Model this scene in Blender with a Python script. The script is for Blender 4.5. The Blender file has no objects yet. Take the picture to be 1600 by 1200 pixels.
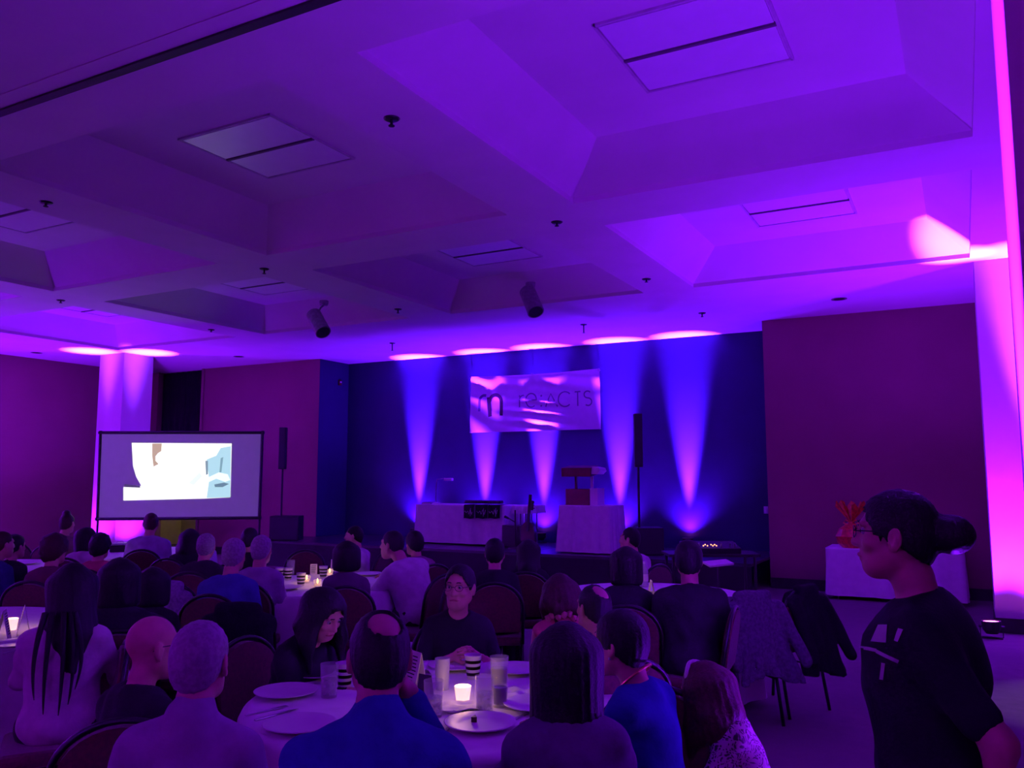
import bpy, bmesh, math, random
import numpy as np
from mathutils import Vector, Matrix
random.seed(4)
S = bpy.context.scene
C = S.collection

# ------------------------------------------------------------------ camera
U = 2.464                      # one survey unit in metres (ceiling height above the lens)
CAMZ = 1.70
F, PITCH, YAW = 1305.1, math.radians(6.326), math.radians(-28.311)
cd = bpy.data.cameras.new('camera'); cam = bpy.data.objects.new('camera', cd); C.objects.link(cam)
cam.location = (0, 0, CAMZ); cam.rotation_euler = (math.pi/2 + PITCH, 0, -YAW)
cd.sensor_width = 36; cd.lens = F/1600*36; cd.clip_end = 200
S.camera = cam

# ------------------------------------------------------------------ world, exposure
w = bpy.data.worlds.new('world'); S.world = w; w.use_nodes = True
w.node_tree.nodes['Background'].inputs[0].default_value = (0.02, 0.004, 0.06, 1)
w.node_tree.nodes['Background'].inputs[1].default_value = 0.3
S.view_settings.view_transform = 'Standard'; S.view_settings.look = 'None'
S.view_settings.gamma = 1.0; S.view_settings.use_curve_mapping = False
S.view_settings.exposure = 0.12
LED = (0.20, 0.0045, 1.0)       # colour of the LED wash
LEDS = (0.125, 0.0045, 1.0)     # the bluer stage fixtures
E_STAGE, E_COL, E_FAR = 52000.0, 44000.0, 12000.0
S.cycles.max_bounces = 6; S.cycles.diffuse_bounces = 4; S.cycles.glossy_bounces = 2; S.cycles.transmission_bounces = 5; S.cycles.transparent_max_bounces = 6
S.cycles.sample_clamp_indirect = 4.0; S.cycles.caustics_reflective = False; S.cycles.caustics_refractive = False

# ------------------------------------------------------------------ survey helpers
_fw = Vector((math.sin(YAW)*math.cos(PITCH), math.cos(YAW)*math.cos(PITCH), math.sin(PITCH)))
_rt = Vector((math.cos(YAW), -math.sin(YAW), 0)); _up = _rt.cross(_fw)
EYE = Vector((0, 0, CAMZ))
def ray(x, y): return _fw + _rt*((x-800)/F) - _up*((y-600)/F)
def at_d(x, y, d): return EYE + ray(x, y)*d
def at_z(x, y, z): r = ray(x, y); return EYE + r*((z-CAMZ)/r.z)
def at_y(x, y, Y): r = ray(x, y); return EYE + r*(Y/r.y)
def at_x(x, y, X): r = ray(x, y); return EYE + r*(X/r.x)
def at_plane(x, y, P, n): r = ray(x, y); return EYE + r*((P-EYE).dot(n)/r.dot(n))
AX = Vector((math.sin(YAW), math.cos(YAW), 0))      # horizontal viewing axis

# ------------------------------------------------------------------ materials
MATS = {}
def mat(name, col, rough=.7, metal=0, var=0.0, scale=8, bump=0, bscale=60, emit=None, estr=0, trans=0, alpha=1, spec=.5, sheen=0, col2=None, coat=0):
    if name in MATS: return MATS[name]
    m = bpy.data.materials.new(name); m.use_nodes = True
    nt = m.node_tree; b = nt.nodes['Principled BSDF']
    b.inputs['Base Color'].default_value = (*col, 1); b.inputs['Roughness'].default_value = rough
    b.inputs['Metallic'].default_value = metal; b.inputs['Specular IOR Level'].default_value = spec
    b.inputs['Transmission Weight'].default_value = trans; b.inputs['Alpha'].default_value = alpha
    b.inputs['Sheen Weight'].default_value = sheen; b.inputs['Coat Weight'].default_value = coat; b.inputs['Coat Roughness'].default_value = .3
    tc = nt.nodes.new('ShaderNodeTexCoord')
    if var or col2:
        n = nt.nodes.new('ShaderNodeTexNoise'); n.inputs['Scale'].default_value = scale; n.inputs['Detail'].default_value = 4
        r = nt.nodes.new('ShaderNodeValToRGB')
        c2 = col2 or tuple(min(1, c*(1+var)) for c in col); c1 = col if col2 else tuple(c*(1-var) for c in col)
        r.color_ramp.elements[0].color = (*c1, 1); r.color_ramp.elements[1].color = (*c2, 1)
        r.color_ramp.elements[0].position = .35; r.color_ramp.elements[1].position = .65
        nt.links.new(tc.outputs['Object'], n.inputs['Vector']); nt.links.new(n.outputs['Fac'], r.inputs['Fac'])
        nt.links.new(r.outputs['Color'], b.inputs['Base Color'])
    if bump:
        n2 = nt.nodes.new('ShaderNodeTexNoise'); n2.inputs['Scale'].default_value = bscale; n2.inputs['Detail'].default_value = 3
        bp = nt.nodes.new('ShaderNodeBump'); bp.inputs['Strength'].default_value = bump; bp.inputs['Distance'].default_value = .01
        nt.links.new(tc.outputs['Object'], n2.inputs['Vector']); nt.links.new(n2.outputs['Fac'], bp.inputs['Height'])
        nt.links.new(bp.outputs['Normal'], b.inputs['Normal'])
    if emit:
        b.inputs['Emission Color'].default_value = (*emit, 1); b.inputs['Emission Strength'].default_value = estr
    MATS[name] = m; return m

CEIL = mat('ceiling_paint', (.74, .72, .70), .9, var=.03, scale=2, bump=.05, bscale=150)
WALL = mat('wall_terracotta_paint', (.27, .13, .125), .85, var=.05, scale=1.5, bump=.08, bscale=120)
NAVY = mat('alcove_navy_paint', (.016, .009, .085), .75, var=.08, scale=2, bump=.05, bscale=120)
COLM = mat('column_white_paint', (.78, .76, .74), .8, var=.03, scale=3, bump=.05, bscale=120)
BASEB = mat('baseboard_black_vinyl', (.02, .018, .02), .6, var=.2)
BLACK = mat('black_plastic', (.012, .012, .014), .55, var=.2, scale=30)
DARKMETAL = mat('dark_metal', (.03, .03, .035), .4, metal=.7, var=.2, scale=20)
STEEL = mat('brushed_steel', (.55, .55, .58), .3, metal=1, var=.1, scale=40)
GREYMETAL = mat('grey_metal', (.30, .30, .32), .4, metal=.6, var=.15, scale=20)
CLOTH = mat('white_table_linen', (.88, .86, .87), .85, var=.04, scale=12, bump=.15, bscale=300, sheen=.2)
CHINA = mat('white_china', (.80, .79, .78), .45, var=.02)
GLASS = mat('clear_glass', (.85, .85, .90), .05, alpha=.22, var=.01)
GLASSF = mat('iced_glass', (.75, .74, .80), .25, alpha=.55, var=.03, scale=40)
COLA = mat('dark_drink', (.02, .008, .005), .2, var=.2)
BURG = mat('burgundy_upholstery', (.075, .010, .016), .8, var=.25, scale=60, bump=.2, bscale=300, sheen=.2)
CARPET = None
PAPER = mat('card_paper', (.78, .74, .68), .85, var=.03)
INK = mat('black_ink', (.02, .02, .025), .7, var=.1)
CUPW = mat('white_paper_cup', (.78, .76, .75), .6, var=.03)
CUPS = mat('dark_cup_stripe', (.035, .02, .02), .5, var=.2)
SKIN = mat('skin', (.56, .31, .23), .55, var=.08, scale=20)
SKIN2 = mat('tan_skin', (.44, .24, .17), .5, var=.08, scale=20)
HBLACK = mat('black_hair', (.006, .005, .007), .6, spec=.25, var=.3, scale=60, bump=.3, bscale=120)
HBROWN = mat('brown_hair', (.030, .010, .007), .6, spec=.3, var=.3, scale=60, bump=.3, bscale=120)
HGREY = mat('grey_hair', (.30, .29, .31), .6, var=.2, scale=60, bump=.3, bscale=120)
SHOE = mat('black_leather', (.015, .013, .013), .4, var=.2)
TROUS = mat('dark_trousers', (.016, .015, .020), .85, var=.2, scale=40)

def carpet():
    m = bpy.data.materials.new('patterned_carpet'); m.use_nodes = True
    nt = m.node_tree; b = nt.nodes['Principled BSDF']; b.inputs['Roughness'].default_value = .95
    tc = nt.nodes.new('ShaderNodeTexCoord')
    v = nt.nodes.new('ShaderNodeTexVoronoi'); v.inputs['Scale'].default_value = 1.6
    n = nt.nodes.new('ShaderNodeTexNoise'); n.inputs['Scale'].default_value = 9; n.inputs['Detail'].default_value = 6
    mx = nt.nodes.new('ShaderNodeMix'); mx.data_type = 'RGBA'
    r = nt.nodes.new('ShaderNodeValToRGB')
    r.color_ramp.elements[0].color = (.10, .085, .085, 1); r.color_ramp.elements[1].color = (.21, .17, .15, 1)
    mx.inputs[6].default_value = (.13, .105, .105, 1)
    nt.links.new(tc.outputs['Object'], v.inputs['Vector']); nt.links.new(tc.outputs['Object'], n.inputs['Vector'])
    nt.links.new(n.outputs['Fac'], r.inputs['Fac']); nt.links.new(r.outputs['Color'], mx.inputs[7])
    nt.links.new(v.outputs['Distance'], mx.inputs[0]); nt.links.new(mx.outputs[2], b.inputs['Base Color'])
    n2 = nt.nodes.new('ShaderNodeTexNoise'); n2.inputs['Scale'].default_value = 250
    bp = nt.nodes.new('ShaderNodeBump'); bp.inputs['Strength'].default_value = .4; bp.inputs['Distance'].default_value = .01
    nt.links.new(tc.outputs['Object'], n2.inputs['Vector']); nt.links.new(n2.outputs['Fac'], bp.inputs['Height'])
    nt.links.new(bp.outputs['Normal'], b.inputs['Normal'])
    return m
CARPET = carpet()

# ------------------------------------------------------------------ mesh helpers
def link(name, me, m=None, parent=None, loc=None, smooth=False):
    o = bpy.data.objects.new(name, me); C.objects.link(o)
    if m is not None and not me.materials: me.materials.append(m)
    if parent is not None: o.parent = parent
    if loc is not None: o.location = loc
    if smooth: me.polygons.foreach_set('use_smooth', [True]*len(me.polygons))
    return o
def obj(name, bm, m, parent=None, loc=None, smooth=False):
    me = bpy.data.meshes.new(name); bmesh.ops.recalc_face_normals(bm, faces=bm.faces); bm.to_mesh(me); bm.free()
    return link(name, me, m, parent, loc, smooth)
def empty(name, loc=(0, 0, 0), rz=0, parent=None):
    o = bpy.data.objects.new(name, None); C.objects.link(o); o.location = loc; o.rotation_euler = (0, 0, rz)
    o.empty_display_size = .1
    if parent: o.parent = parent
    return o
def tag(o, label, cat, group=None):
    o['label'] = label; o['category'] = cat
    if group: o['group'] = group
    return o
def struct(o): o['kind'] = 'structure'; return o
def box(bm, c, s, M=None, bev=0):
    r = bmesh.ops.create_cube(bm, size=1); vs = r['verts']
    T = Matrix.Translation(Vector(c)) @ (M.to_4x4() if M else Matrix.Identity(4)) @ Matrix.Diagonal((*s, 1))
    bmesh.ops.transform(bm, matrix=T, verts=vs)
    if bev:
        es = list({e for v in vs for e in v.link_edges})
        bmesh.ops.bevel(bm, geom=es, offset=bev, segments=2, affect='EDGES', profile=.5)
def cyl(bm, a, b, r1, r2=None, seg=16, caps=True):
    a, b = Vector(a), Vector(b); d = b-a; r2 = r1 if r2 is None else r2
    q = d.to_track_quat('Z', 'Y').to_matrix()
    ra = [bm.verts.new(a + q @ Vector((r1*math.cos(t), r1*math.sin(t), 0))) for t in [2*math.pi*i/seg for i in range(seg)]]
    rb = [bm.verts.new(b + q @ Vector((r2*math.cos(t), r2*math.sin(t), 0))) for t in [2*math.pi*i/seg for i in range(seg)]]
    for i in range(seg): bm.faces.new((ra[i], ra[(i+1) % seg], rb[(i+1) % seg], rb[i]))
    if caps: bm.faces.new(ra[::-1]); bm.faces.new(rb)
def tube(bm, pts, r, seg=8):
    pts = [Vector(p) for p in pts]; rings = []
    for i, p in enumerate(pts):
        d = (pts[min(i+1, len(pts)-1)] - pts[max(i-1, 0)]).normalized()
        q = d.to_track_quat('Z', 'Y').to_matrix()
        rings.append([bm.verts.new(p + q @ Vector((r*math.cos(t), r*math.sin(t), 0))) for t in [2*math.pi*k/seg for k in range(seg)]])
    for A, B in zip(rings, rings[1:]):
        for k in range(seg): bm.faces.new((A[k], A[(k+1) % seg], B[(k+1) % seg], B[k]))
    bm.faces.new(rings[0][::-1]); bm.faces.new(rings[-1])
def lathe(bm, prof, seg=28, c=(0, 0, 0)):
    c = Vector(c); rings = []
    for r, z in prof:
        if r < 1e-5: rings.append([bm.verts.new(c + Vector((0, 0, z)))])
        else: rings.append([bm.verts.new(c + Vector((r*math.cos(2*math.pi*i/seg), r*math.sin(2*math.pi*i/seg), z))) for i in range(seg)])
    for A, B in zip(rings, rings[1:]):
        for i in range(seg):
            j = (i+1) % seg
            if len(A) == 1 and len(B) == 1: continue
            if len(A) == 1: bm.faces.new((A[0], B[j], B[i]))
            elif len(B) == 1: bm.faces.new((A[i], A[j], B[0]))
            else: bm.faces.new((A[i], A[j], B[j], B[i]))
def poly_prism(bm, pts, off):
    a = [bm.verts.new(Vector(p)) for p in pts]; b = [bm.verts.new(Vector(p)+Vector(off)) for p in pts]
    bm.faces.new(a); bm.faces.new(b[::-1])
    n = len(a)
    for i in range(n): bm.faces.new((a[i], b[i], b[(i+1) % n], a[(i+1) % n]))
def copy_tree(o, parent=None):
    c = o.copy(); C.objects.link(c); c.parent = parent
    for ch in o.children: copy_tree(ch, c)
    return c
def NB(): return bmesh.new()

# ------------------------------------------------------------------ room shell (survey units -> metres)
CZ = CAMZ + U                                   # underside of ceiling beams
COLS = [(-5.865, -4.577), (-4.305, -3.050), (-2.744, -1.496), (-1.218, .073)]
ROWS = [(3.040, 4.297), (1.484, 2.738), (-.30, .93)]
XL, XR = -6.92*U, 5.0
YB, YA = 5.45*U, 5.83*U                         # back wall, back of the stage alcove
AL, AR = -4.80*U, -1.10*U                       # alcove sides
YN = -5.0
INS, RISE = .40, .40
bm = NB()
xs = sorted({XL-.3, XR+.3, *[c*U for p in COLS for c in p]}); ys = sorted({YN-.3, YA+.3, *[c*U for p in ROWS for c in p]})
holes = {(round(a*U, 4), round(c*U, 4)) for a, b in COLS for c, d in ROWS}
V = {}
def gv(x, y, z):
    k = (round(x, 4), round(y, 4), round(z, 4))
    if k not in V: V[k] = bm.verts.new(k)
    return V[k]
for x0, x1 in zip(xs, xs[1:]):
    for y0, y1 in zip(ys, ys[1:]):
        if (round(x0, 4), round(y0, 4)) in holes:
            b = [(x0, y0), (x1, y0), (x1, y1), (x0, y1)]
            t = [(x0+INS, y0+INS), (x1-INS, y0+INS), (x1-INS, y1-INS), (x0+INS, y1-INS)]
            for i in range(4):
                j = (i+1) % 4
                bm.faces.new((gv(*b[i], CZ), gv(*b[i], CZ+.05), gv(*b[j], CZ+.05), gv(*b[j], CZ)))
                bm.faces.new((gv(*b[i], CZ+.05), gv(*t[i], CZ+RISE), gv(*t[j], CZ+RISE), gv(*b[j], CZ+.05)))
            bm.faces.new([gv(*p, CZ+RISE) for p in t])
        else:
            bm.faces.new([gv(*p, CZ) for p in ((x0, y0), (x1, y0), (x1, y1), (x0, y1))])
# unseen slab added above the ceiling to stop light leaks
ceiling = struct(obj('ceiling', bm, CEIL))
bm = NB(); box(bm, ((XL+XR)/2, (YN+YA)/2, CZ+RISE+.35), (XR-XL+1, YA-YN+1, .3)); struct(obj('light_block_slab', bm, CEIL))
bm = NB(); box(bm, ((XL+XR)/2, (YN+YA)/2, -.1), (XR-XL+1, YA-YN+1, .2)); struct(obj('floor', bm, CARPET))
def wallbox(name, x0, x1, y0, y1, m, z0=0, z1=None):
    b = NB(); z1 = CZ+.3 if z1 is None else z1
    box(b, ((x0+x1)/2, (y0+y1)/2, (z0+z1)/2), (x1-x0, y1-y0, z1-z0)); return struct(obj(name, b, m))
wallbox('wall_left', XL-.2, XL, YN, YB+.2, WALL)
OX0, OX1 = at_y(243, 700, YB).x, at_y(314, 700, YB).x      # service opening beside the left column
wallbox('wall_back_left', OX1, AL, YB, YB+.25, WALL)
wallbox('wall_back_corner', XL-.2, OX0, YB, YB+.25, WALL)
wallbox('wall_back_right', AR, XR, YB, YB+.25, WALL)
wallbox('wall_alcove_back', AL-.25, AR+.25, YA, YA+.2, NAVY)
wallbox('wall_alcove_left', AL-.2, AL+.006, YB+.003, YA+.05, NAVY)
wallbox('wall_alcove_right', AR-.006, AR+.2, YB+.003, YA+.05, NAVY)
wallbox('wall_right', XR, XR+.2, YN, YB+.2, WALL)
wallbox('wall_near', XL-.2, XR+.2, YN-.2, YN, WALL)
# lit service corridor behind the opening, black drape hanging in the upper part
TAN = mat('corridor_tan_paint', (.55, .47, .30), .85, var=.04)
wallbox('wall_corridor_back', OX0-1.0, OX1+.6, YB+1.6, YB+1.7, TAN)
wallbox('wall_corridor_left', OX0-1.0, OX0-.9, YB+.25, YB+1.7, TAN)
wallbox('wall_corridor_right', OX1+.5, OX1+.6, YB+.25, YB+1.7, TAN)
wallbox('ceiling_corridor', OX0-1.0, OX1+.6, YB+.25, YB+1.7, TAN, 2.6, 2.7)
bm = NB(); n = 40
for i in range(n+1):
    x = OX0+.02 + (OX1-OX0-.04)*i/n; y = YB+.12+.03*math.sin(i*1.3)
    bm.verts.new((x, y, CZ-.02)); bm.verts.new((x, y, 1.25))
bm.verts.ensure_lookup_table()
for i in range(n): bm.faces.new([bm.verts[k] for k in (2*i, 2*i+1, 2*i+3, 2*i+2)])
bmesh.ops.solidify(bm, geom=list(bm.faces), thickness=.008)
drape = tag(obj('black_drape', bm, mat('black_drape_cloth', (.012, .010, .018), .95, var=.2)), 'black drape hanging from the ceiling in the opening above the screen', 'drape')
bm = NB()
for x0 in (OX0-.03, OX1-.03): box(bm, (x0+.03, YB-.01, CZ/2), (.07, .05, CZ))
struct(obj('trim_1', bm, WALL))
lampP = Vector((OX1-.25, YB+1.2, 1.05))
wl = empty('corridor_lamp', lampP-Vector((0, 0, .35))); tag(wl, 'small lit lamp in the corridor below the screen', 'lamp')
bm = NB(); lathe(bm, [(0, -.68), (.12, -.68), (.12, -.66), (.015, -.64), (.015, .28), (0, .28)], 16); obj('lamp_stand', bm, DARKMETAL, wl, smooth=True)
bm = NB(); lathe(bm, [(.055, .28), (.06, .30), (.06, .50), (.055, .52), (0, .52)], 16); obj('lamp_shade', bm, mat('warm_lamp_glass', (.9, .8, .5), .5, emit=(1, .85, .35), estr=2.2, var=.02), wl, smooth=True)
ld = bpy.data.lights.new('corridor_bulb', 'POINT'); ld.energy = 7; ld.color = (1, .80, .38); ld.shadow_soft_size = .08
lo = bpy.data.objects.new('corridor_bulb', ld); C.objects.link(lo); lo.parent = wl; lo.location = (-.45, -.15, .9)
# baseboards
def bb(name, x0, x1, y0, y1): wallbox(name, x0, x1, y0, y1, BASEB, 0, .16)
bb('baseboard_back_right', AR, XR, YB-.02, YB+.01); bb('baseboard_back_left', OX1+.05, AL, YB-.02, YB+.01)
bb('baseboard_left', XL-.01, XL+.02, YN, YB); bb('baseboard_right', XR-.02, XR+.01, YN, YB); bb('baseboard_near', XL, XR, YN-.01, YN+.02)
# columns
CW = .30*U
def column(name, x0, y0, y1, label):
    b = NB(); box(b, (x0+CW/2, (y0+y1)/2, CZ/2+.08), (CW, y1-y0, CZ-.16)); o = struct(obj(name, b, COLM))
    b = NB(); box(b, (x0+CW/2, (y0+y1)/2, .08), (CW+.02, y1-y0+.02, .16)); obj('base_trim', b, BASEB, o)
    return o
RX = .0895*U; LX = -5.945*U-CW
column('column_far_right', RX, 4.383*U, 4.383*U+CW, '')
column('column_near_right', RX, 1.405*U, 1.72*U, '')
column('column_far_left', LX, 4.41*U, 4.41*U+CW*.93, '')
column('column_near_left', LX, 1.405*U, 1.72*U, '')
# partition track set into the beam
bm = NB(); box(bm, ((XL+XR)/2, 1.275*U, CZ-.004), (XR-XL, .062, .02)); struct(obj('trim_2', bm, BLACK))
bm = NB(); box(bm, ((XL+XR)/2, 1.215*U, CZ-.002), (XR-XL, .02, .01)); struct(obj('trim_3', bm, CEIL))

# stage platform
SZ = .47
YS = 4.93*U
bm = NB(); STGL, STGR = -4.98*U, AR-.02
STAGE = mat('stage_deck', (.05, .045, .06), .28, var=.2, scale=3, bump=.05, bscale=40)
box(bm, ((AL+AR)/2, (YS+YA)/2, SZ-.02), (AR-AL-.02, YA-YS-.02, .04))
box(bm, ((STGL+AL)/2+.005, (YS+YB)/2-.01, SZ-.02), (AL-STGL+.01, YB-YS-.02, .04))
stage = struct(obj('stage', bm, STAGE))
bm = NB(); box(bm, ((STGL+AR)/2, YS+.02, (SZ-.04)/2), (AR-STGL-.02, .04, SZ-.04)); box(bm, (STGL+.02, (YS+YB)/2, (SZ-.04)/2), (.04, YB-YS-.05, SZ-.04))
obj('stage_skirt', bm, mat('black_stage_skirt', (.012, .011, .015), .9, var=.2), stage)
bm = NB()
for k in range(1, 5):
    x = AL+(AR-AL)*k/5; box(bm, (x, (YS+YA)/2, SZ+.0006), (.012, YA-YS-.04, .0012))
box(bm, ((AL+AR)/2, YS+.02, SZ+.001), (AR-AL-.03, .03, .002)); obj('deck_seam', bm, BLACK, stage)

# ------------------------------------------------------------------ ceiling fittings
WHO = mat('light_diffuser', (.86, .86, .90), .48, var=.02, scale=5, coat=.6)
FRAME = mat('fixture_frame', (.55, .53, .54), .6, var=.1); BAR = mat('fixture_bar', (.12, .11, .12), .6, var=.1)
cnames = ['over the far left tables', 'left of centre', 'in the middle', 'nearest the right column']
rnames = ['far', 'near', 'rearmost']
for ci, (a, b) in enumerate(COLS):
    for ri, (c, d) in enumerate(ROWS):
        cx, cy = (a+b)/2*U, (c+d)/2*U
        t = empty('ceiling_light', (cx, cy, CZ+RISE))
        tag(t, 'square unlit two-panel ceiling light in the %s row of coffers, %s' % (rnames[ri], cnames[ci]), 'ceiling light', 'recessed ceiling lights')
        bm = NB(); h = .52
        for s in (-1, 1): box(bm, (s*h, 0, -.009), (.02, 2*h+.02, .018)); box(bm, (0, s*h, -.009), (2*h, .02, .018))
        obj('frame', bm, FRAME, t); bm = NB(); box(bm, (0, 0, -.012), (2*h-.02, .024, .024)); obj('divider', bm, BAR, t)
        for s in (-1, 1):
            bm = NB(); box(bm, (0, s*h/2, -.008), (2*h-.04, h-.05, .012)); obj('diffuser', bm, WHO, t)
def sprinkler(px, py, drop, where):
    p = at_z(px, py, CZ); t = empty('sprinkler', (p.x, p.y, CZ)); tag(t, where, 'sprinkler', 'ceiling sprinklers')
    bm = NB(); lathe(bm, [(0, -.012), (.045, -.012), (.058, -.002), (.058, .0), (0, 0)], 20); obj('escutcheon', bm, DARKMETAL, t, smooth=True)
    bm = NB(); cyl(bm, (0, 0, -.012), (0, 0, -.03-drop), .010); lathe(bm, [(0, -.045-drop), (.022, -.042-drop), (.022, -.036-drop), (0, -.03-drop)], 12); obj('head', bm, DARKMETAL, t)
for px, py, dr, wh in ((612, 185, .015, 'black sprinkler on the beam between the two near coffers'), (870, 347, .0, 'sprinkler where the ceiling beams cross near the middle'),
        (1010, 436, .0, 'small sprinkler on the beam between the two far right coffers'), (413, 420, .02, 'sprinkler at the beam crossing left of the middle'), (912, 507, .10, 'stemmed sprinkler over the right half of the banner'),
        (613, 536, .10, 'stemmed sprinkler over the left part of the stage'), (72, 316, .0, 'sprinkler on the beam near the left edge'), (95, 469, .0, 'sprinkler at the beam crossing by the left column'),
        (330, 515, .0, 'sprinkler on the beam above the projection screen'), (1097, 489, .02, 'sprinkler near the right end of the stage lights'), (622, 483, .02, 'faint sprinkler right of the left ceiling spotlight')):
    sprinkler(px, py, dr, wh)
for px, py, wh in ((1311, 467, 'dark recessed downlight above the right back wall'), (373, 557, 'dark recessed downlight above the left back wall'), (57, 551, 'dark recessed downlight near the left wall')):
    p = at_z(px, py, CZ); t = empty('recessed_downlight', (p.x, p.y, CZ)); tag(t, wh, 'downlight', 'recessed downlights')
    bm = NB(); lathe(bm, [(.075, -.004), (.105, -.006), (.105, .0), (.07, .0), (.075, -.004)], 24); obj('trim_ring', bm, GREYMETAL, t)
    bm = NB(); lathe(bm, [(0, -.002), (.075, -.004), (.075, 0), (0, 0)], 24); obj('baffle', bm, BLACK, t)
def can_light(mpx, mpy, apx, apy, bpx, bpy_, D, z, label):
    m = at_z(mpx, mpy, z); D = (m-EYE).dot(_fw)
    A, B = at_d(apx, apy, D-.06), at_d(bpx, bpy_, D-.30); d = (B-A).normalized()
    t = empty('ceiling_spotlight', m); tag(t, label, 'spotlight', 'ceiling spotlights')
    A, B = A-m, B-m
    bm = NB(); lathe(bm, [(0, -.03), (.06, -.03), (.07, 0), (.07, .04), (0, .04)], 16); obj('mount', bm, GREYMETAL, t)
    bm = NB(); side = d.cross(Vector((0, 0, 1))).normalized()
    mid = A+(B-A)*.3
    tube(bm, [(0, 0, -.03), A*.3+Vector((0, 0, -.02)), mid+side*.0+(A-B).normalized()*.06], .014); obj('arm', bm, GREYMETAL, t)
    bm = NB(); cyl(bm, A, B, .115, .115, 24); cyl(bm, B, B+d*.006, .118, .118, 24); cyl(bm, A-d*.05, A, .07, .113, 24); obj('housing', bm, GREYMETAL, t)
    bm = NB(); cyl(bm, B+d*.006, B+d*.012, .10, .10, 24); obj('lens', bm, BLACK, t)
can_light(506, 474, 490, 491, 505, 519, 0, CZ+.2, 'grey can spotlight on the ceiling, left one of the pair')
can_light(829, 446, 824, 455, 837, 487, 0, CZ+.2, 'grey can spotlight on the ceiling, right one above the banner')

# ------------------------------------------------------------------ LED uplights
LENS = mat('led_lens', (.8, .3, .9), .3, emit=(1, .10, 1), estr=10, var=.02)
def uplight(loc, aim, energy, size, label, group, blend=1.0, rad=.04, col=LED, spill=.020, sa=125, hot=.0045):
    loc = Vector(loc); aim = Vector(aim).normalized()
    t = empty('led_uplight', loc); tag(t, label, 'uplight', group)
    q = aim.to_track_quat('Z', 'Y').to_matrix()
    c = Vector((0, 0, .12))
    bm = NB(); M = q
    prof = [(0, -.07), (.06, -.07), (.085, -.03), (.095, .06), (.088, .062), (.082, .045), (0, .045)]
    lathe(bm, prof, 20); bmesh.ops.transform(bm, matrix=Matrix.Translation(c) @ M.to_4x4(), verts=bm.verts); obj('housing', bm, BLACK, t, smooth=False)
    bm = NB(); lathe(bm, [(0, .05), (.08, .05), (.08, .047), (0, .047)], 20); bmesh.ops.transform(bm, matrix=Matrix.Translation(c) @ M.to_4x4(), verts=bm.verts); obj('lens', bm, LENS, t)
    bm = NB()
    for s in (-1, 1): tube(bm, [(s*.105, 0, .12), (s*.105, 0, .012), (s*.04, 0, .006)], .006, 6); cyl(bm, (s*.09, 0, .12), (s*.12, 0, .12), .014, seg=8)
    box(bm, (0, 0, .005), (.2, .10, .01)); obj('yoke', bm, BLACK, t)
    for nm, k_, sz in (('uplight_beam', 1.0, size), ('uplight_spill', spill, sa)):
        l = bpy.data.lights.new(nm, 'SPOT'); l.energy = energy*k_; l.color = col if k_ < 1 else (col[0], hot, col[2]); l.spot_size = math.radians(sz); l.spot_blend = blend; l.shadow_soft_size = rad
        o = bpy.data.objects.new(nm, l); C.objects.link(o); o.parent = t; o.location = c + aim*.075
        o.rotation_euler = (-aim).to_track_quat('Z', 'Y').to_euler()
    return t
for k, px in enumerate((648, 752, 845, 965, 1074)):
    p = at_y(px, 825, YA-.15)
    uplight((p.x, YA-.15, SZ), (0, .035, 1), E_STAGE, 22, 'LED uplight on the stage floor, %s along the navy wall' % ('leftmost', 'second from left', 'middle one', 'second from right', 'rightmost')[k], 'stage wall uplights', blend=1.0, rad=.05, spill=.010, col=LEDS, hot=.010)
_q = at_z(1549, 976, .14)
uplight((_q.x, _q.y, 0), (-.03, .0, 1), E_COL, 13, 'glowing magenta uplight at the foot of the far right column', 'column uplights', spill=.026, hot=.018)
uplight((RX+.46, 4.383*U-.34, 0), (0, .02, 1), E_COL, 17, 'LED uplight before the front face of the far right column', 'column uplights', hot=.016)
uplight((RX-.22, 1.56*U, 0), (.11, 0, 1), E_COL*1.0, 20, 'LED uplight beside the near right column', 'column uplights', sa=158, spill=.012)
uplight((LX+CW+.42, 4.41*U+.25, 0), (.0, 0, 1), E_COL, 17, 'LED uplight on the stage side of the far left column', 'column uplights', spill=.012, hot=.018)
uplight((LX+CW*.42, 4.41*U-.42, 0), (0, -.0, 1), E_COL, 17, 'LED uplight before the far left column behind the screen', 'column uplights', spill=.012, hot=.018)
uplight((LX+CW+.2, 1.56*U, 0), (-.04, 0, 1), E_COL*.9, 46, 'unseen LED uplight added as fill at the near left column', 'column uplights', sa=158, spill=.024)  # unseen fixture, added to brighten the left part of the ceiling
for k, (x, y) in enumerate(((-12.0, YN+.25), (-7.0, YN+.25), (-2.0, YN+.25), (3.0, YN+.25))):
    uplight((x, y, 0), (0, -.04, 1), E_FAR, 60, 'unseen LED uplight added as fill along the wall behind the camera, number %s from the left' % ('one', 'two', 'three', 'four')[k], 'added rear fill uplights')  # unseen fixtures, added for ambient light from the rear
for k, y in enumerate((-1.0, 6.8)):
    uplight((XL+.25, y, 0), (-.02, 0, 1), E_FAR*5, 64, 'LED uplight along the left wall, %s' % ('nearest', 'beside the far tables')[k], 'left wall uplights')
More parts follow.
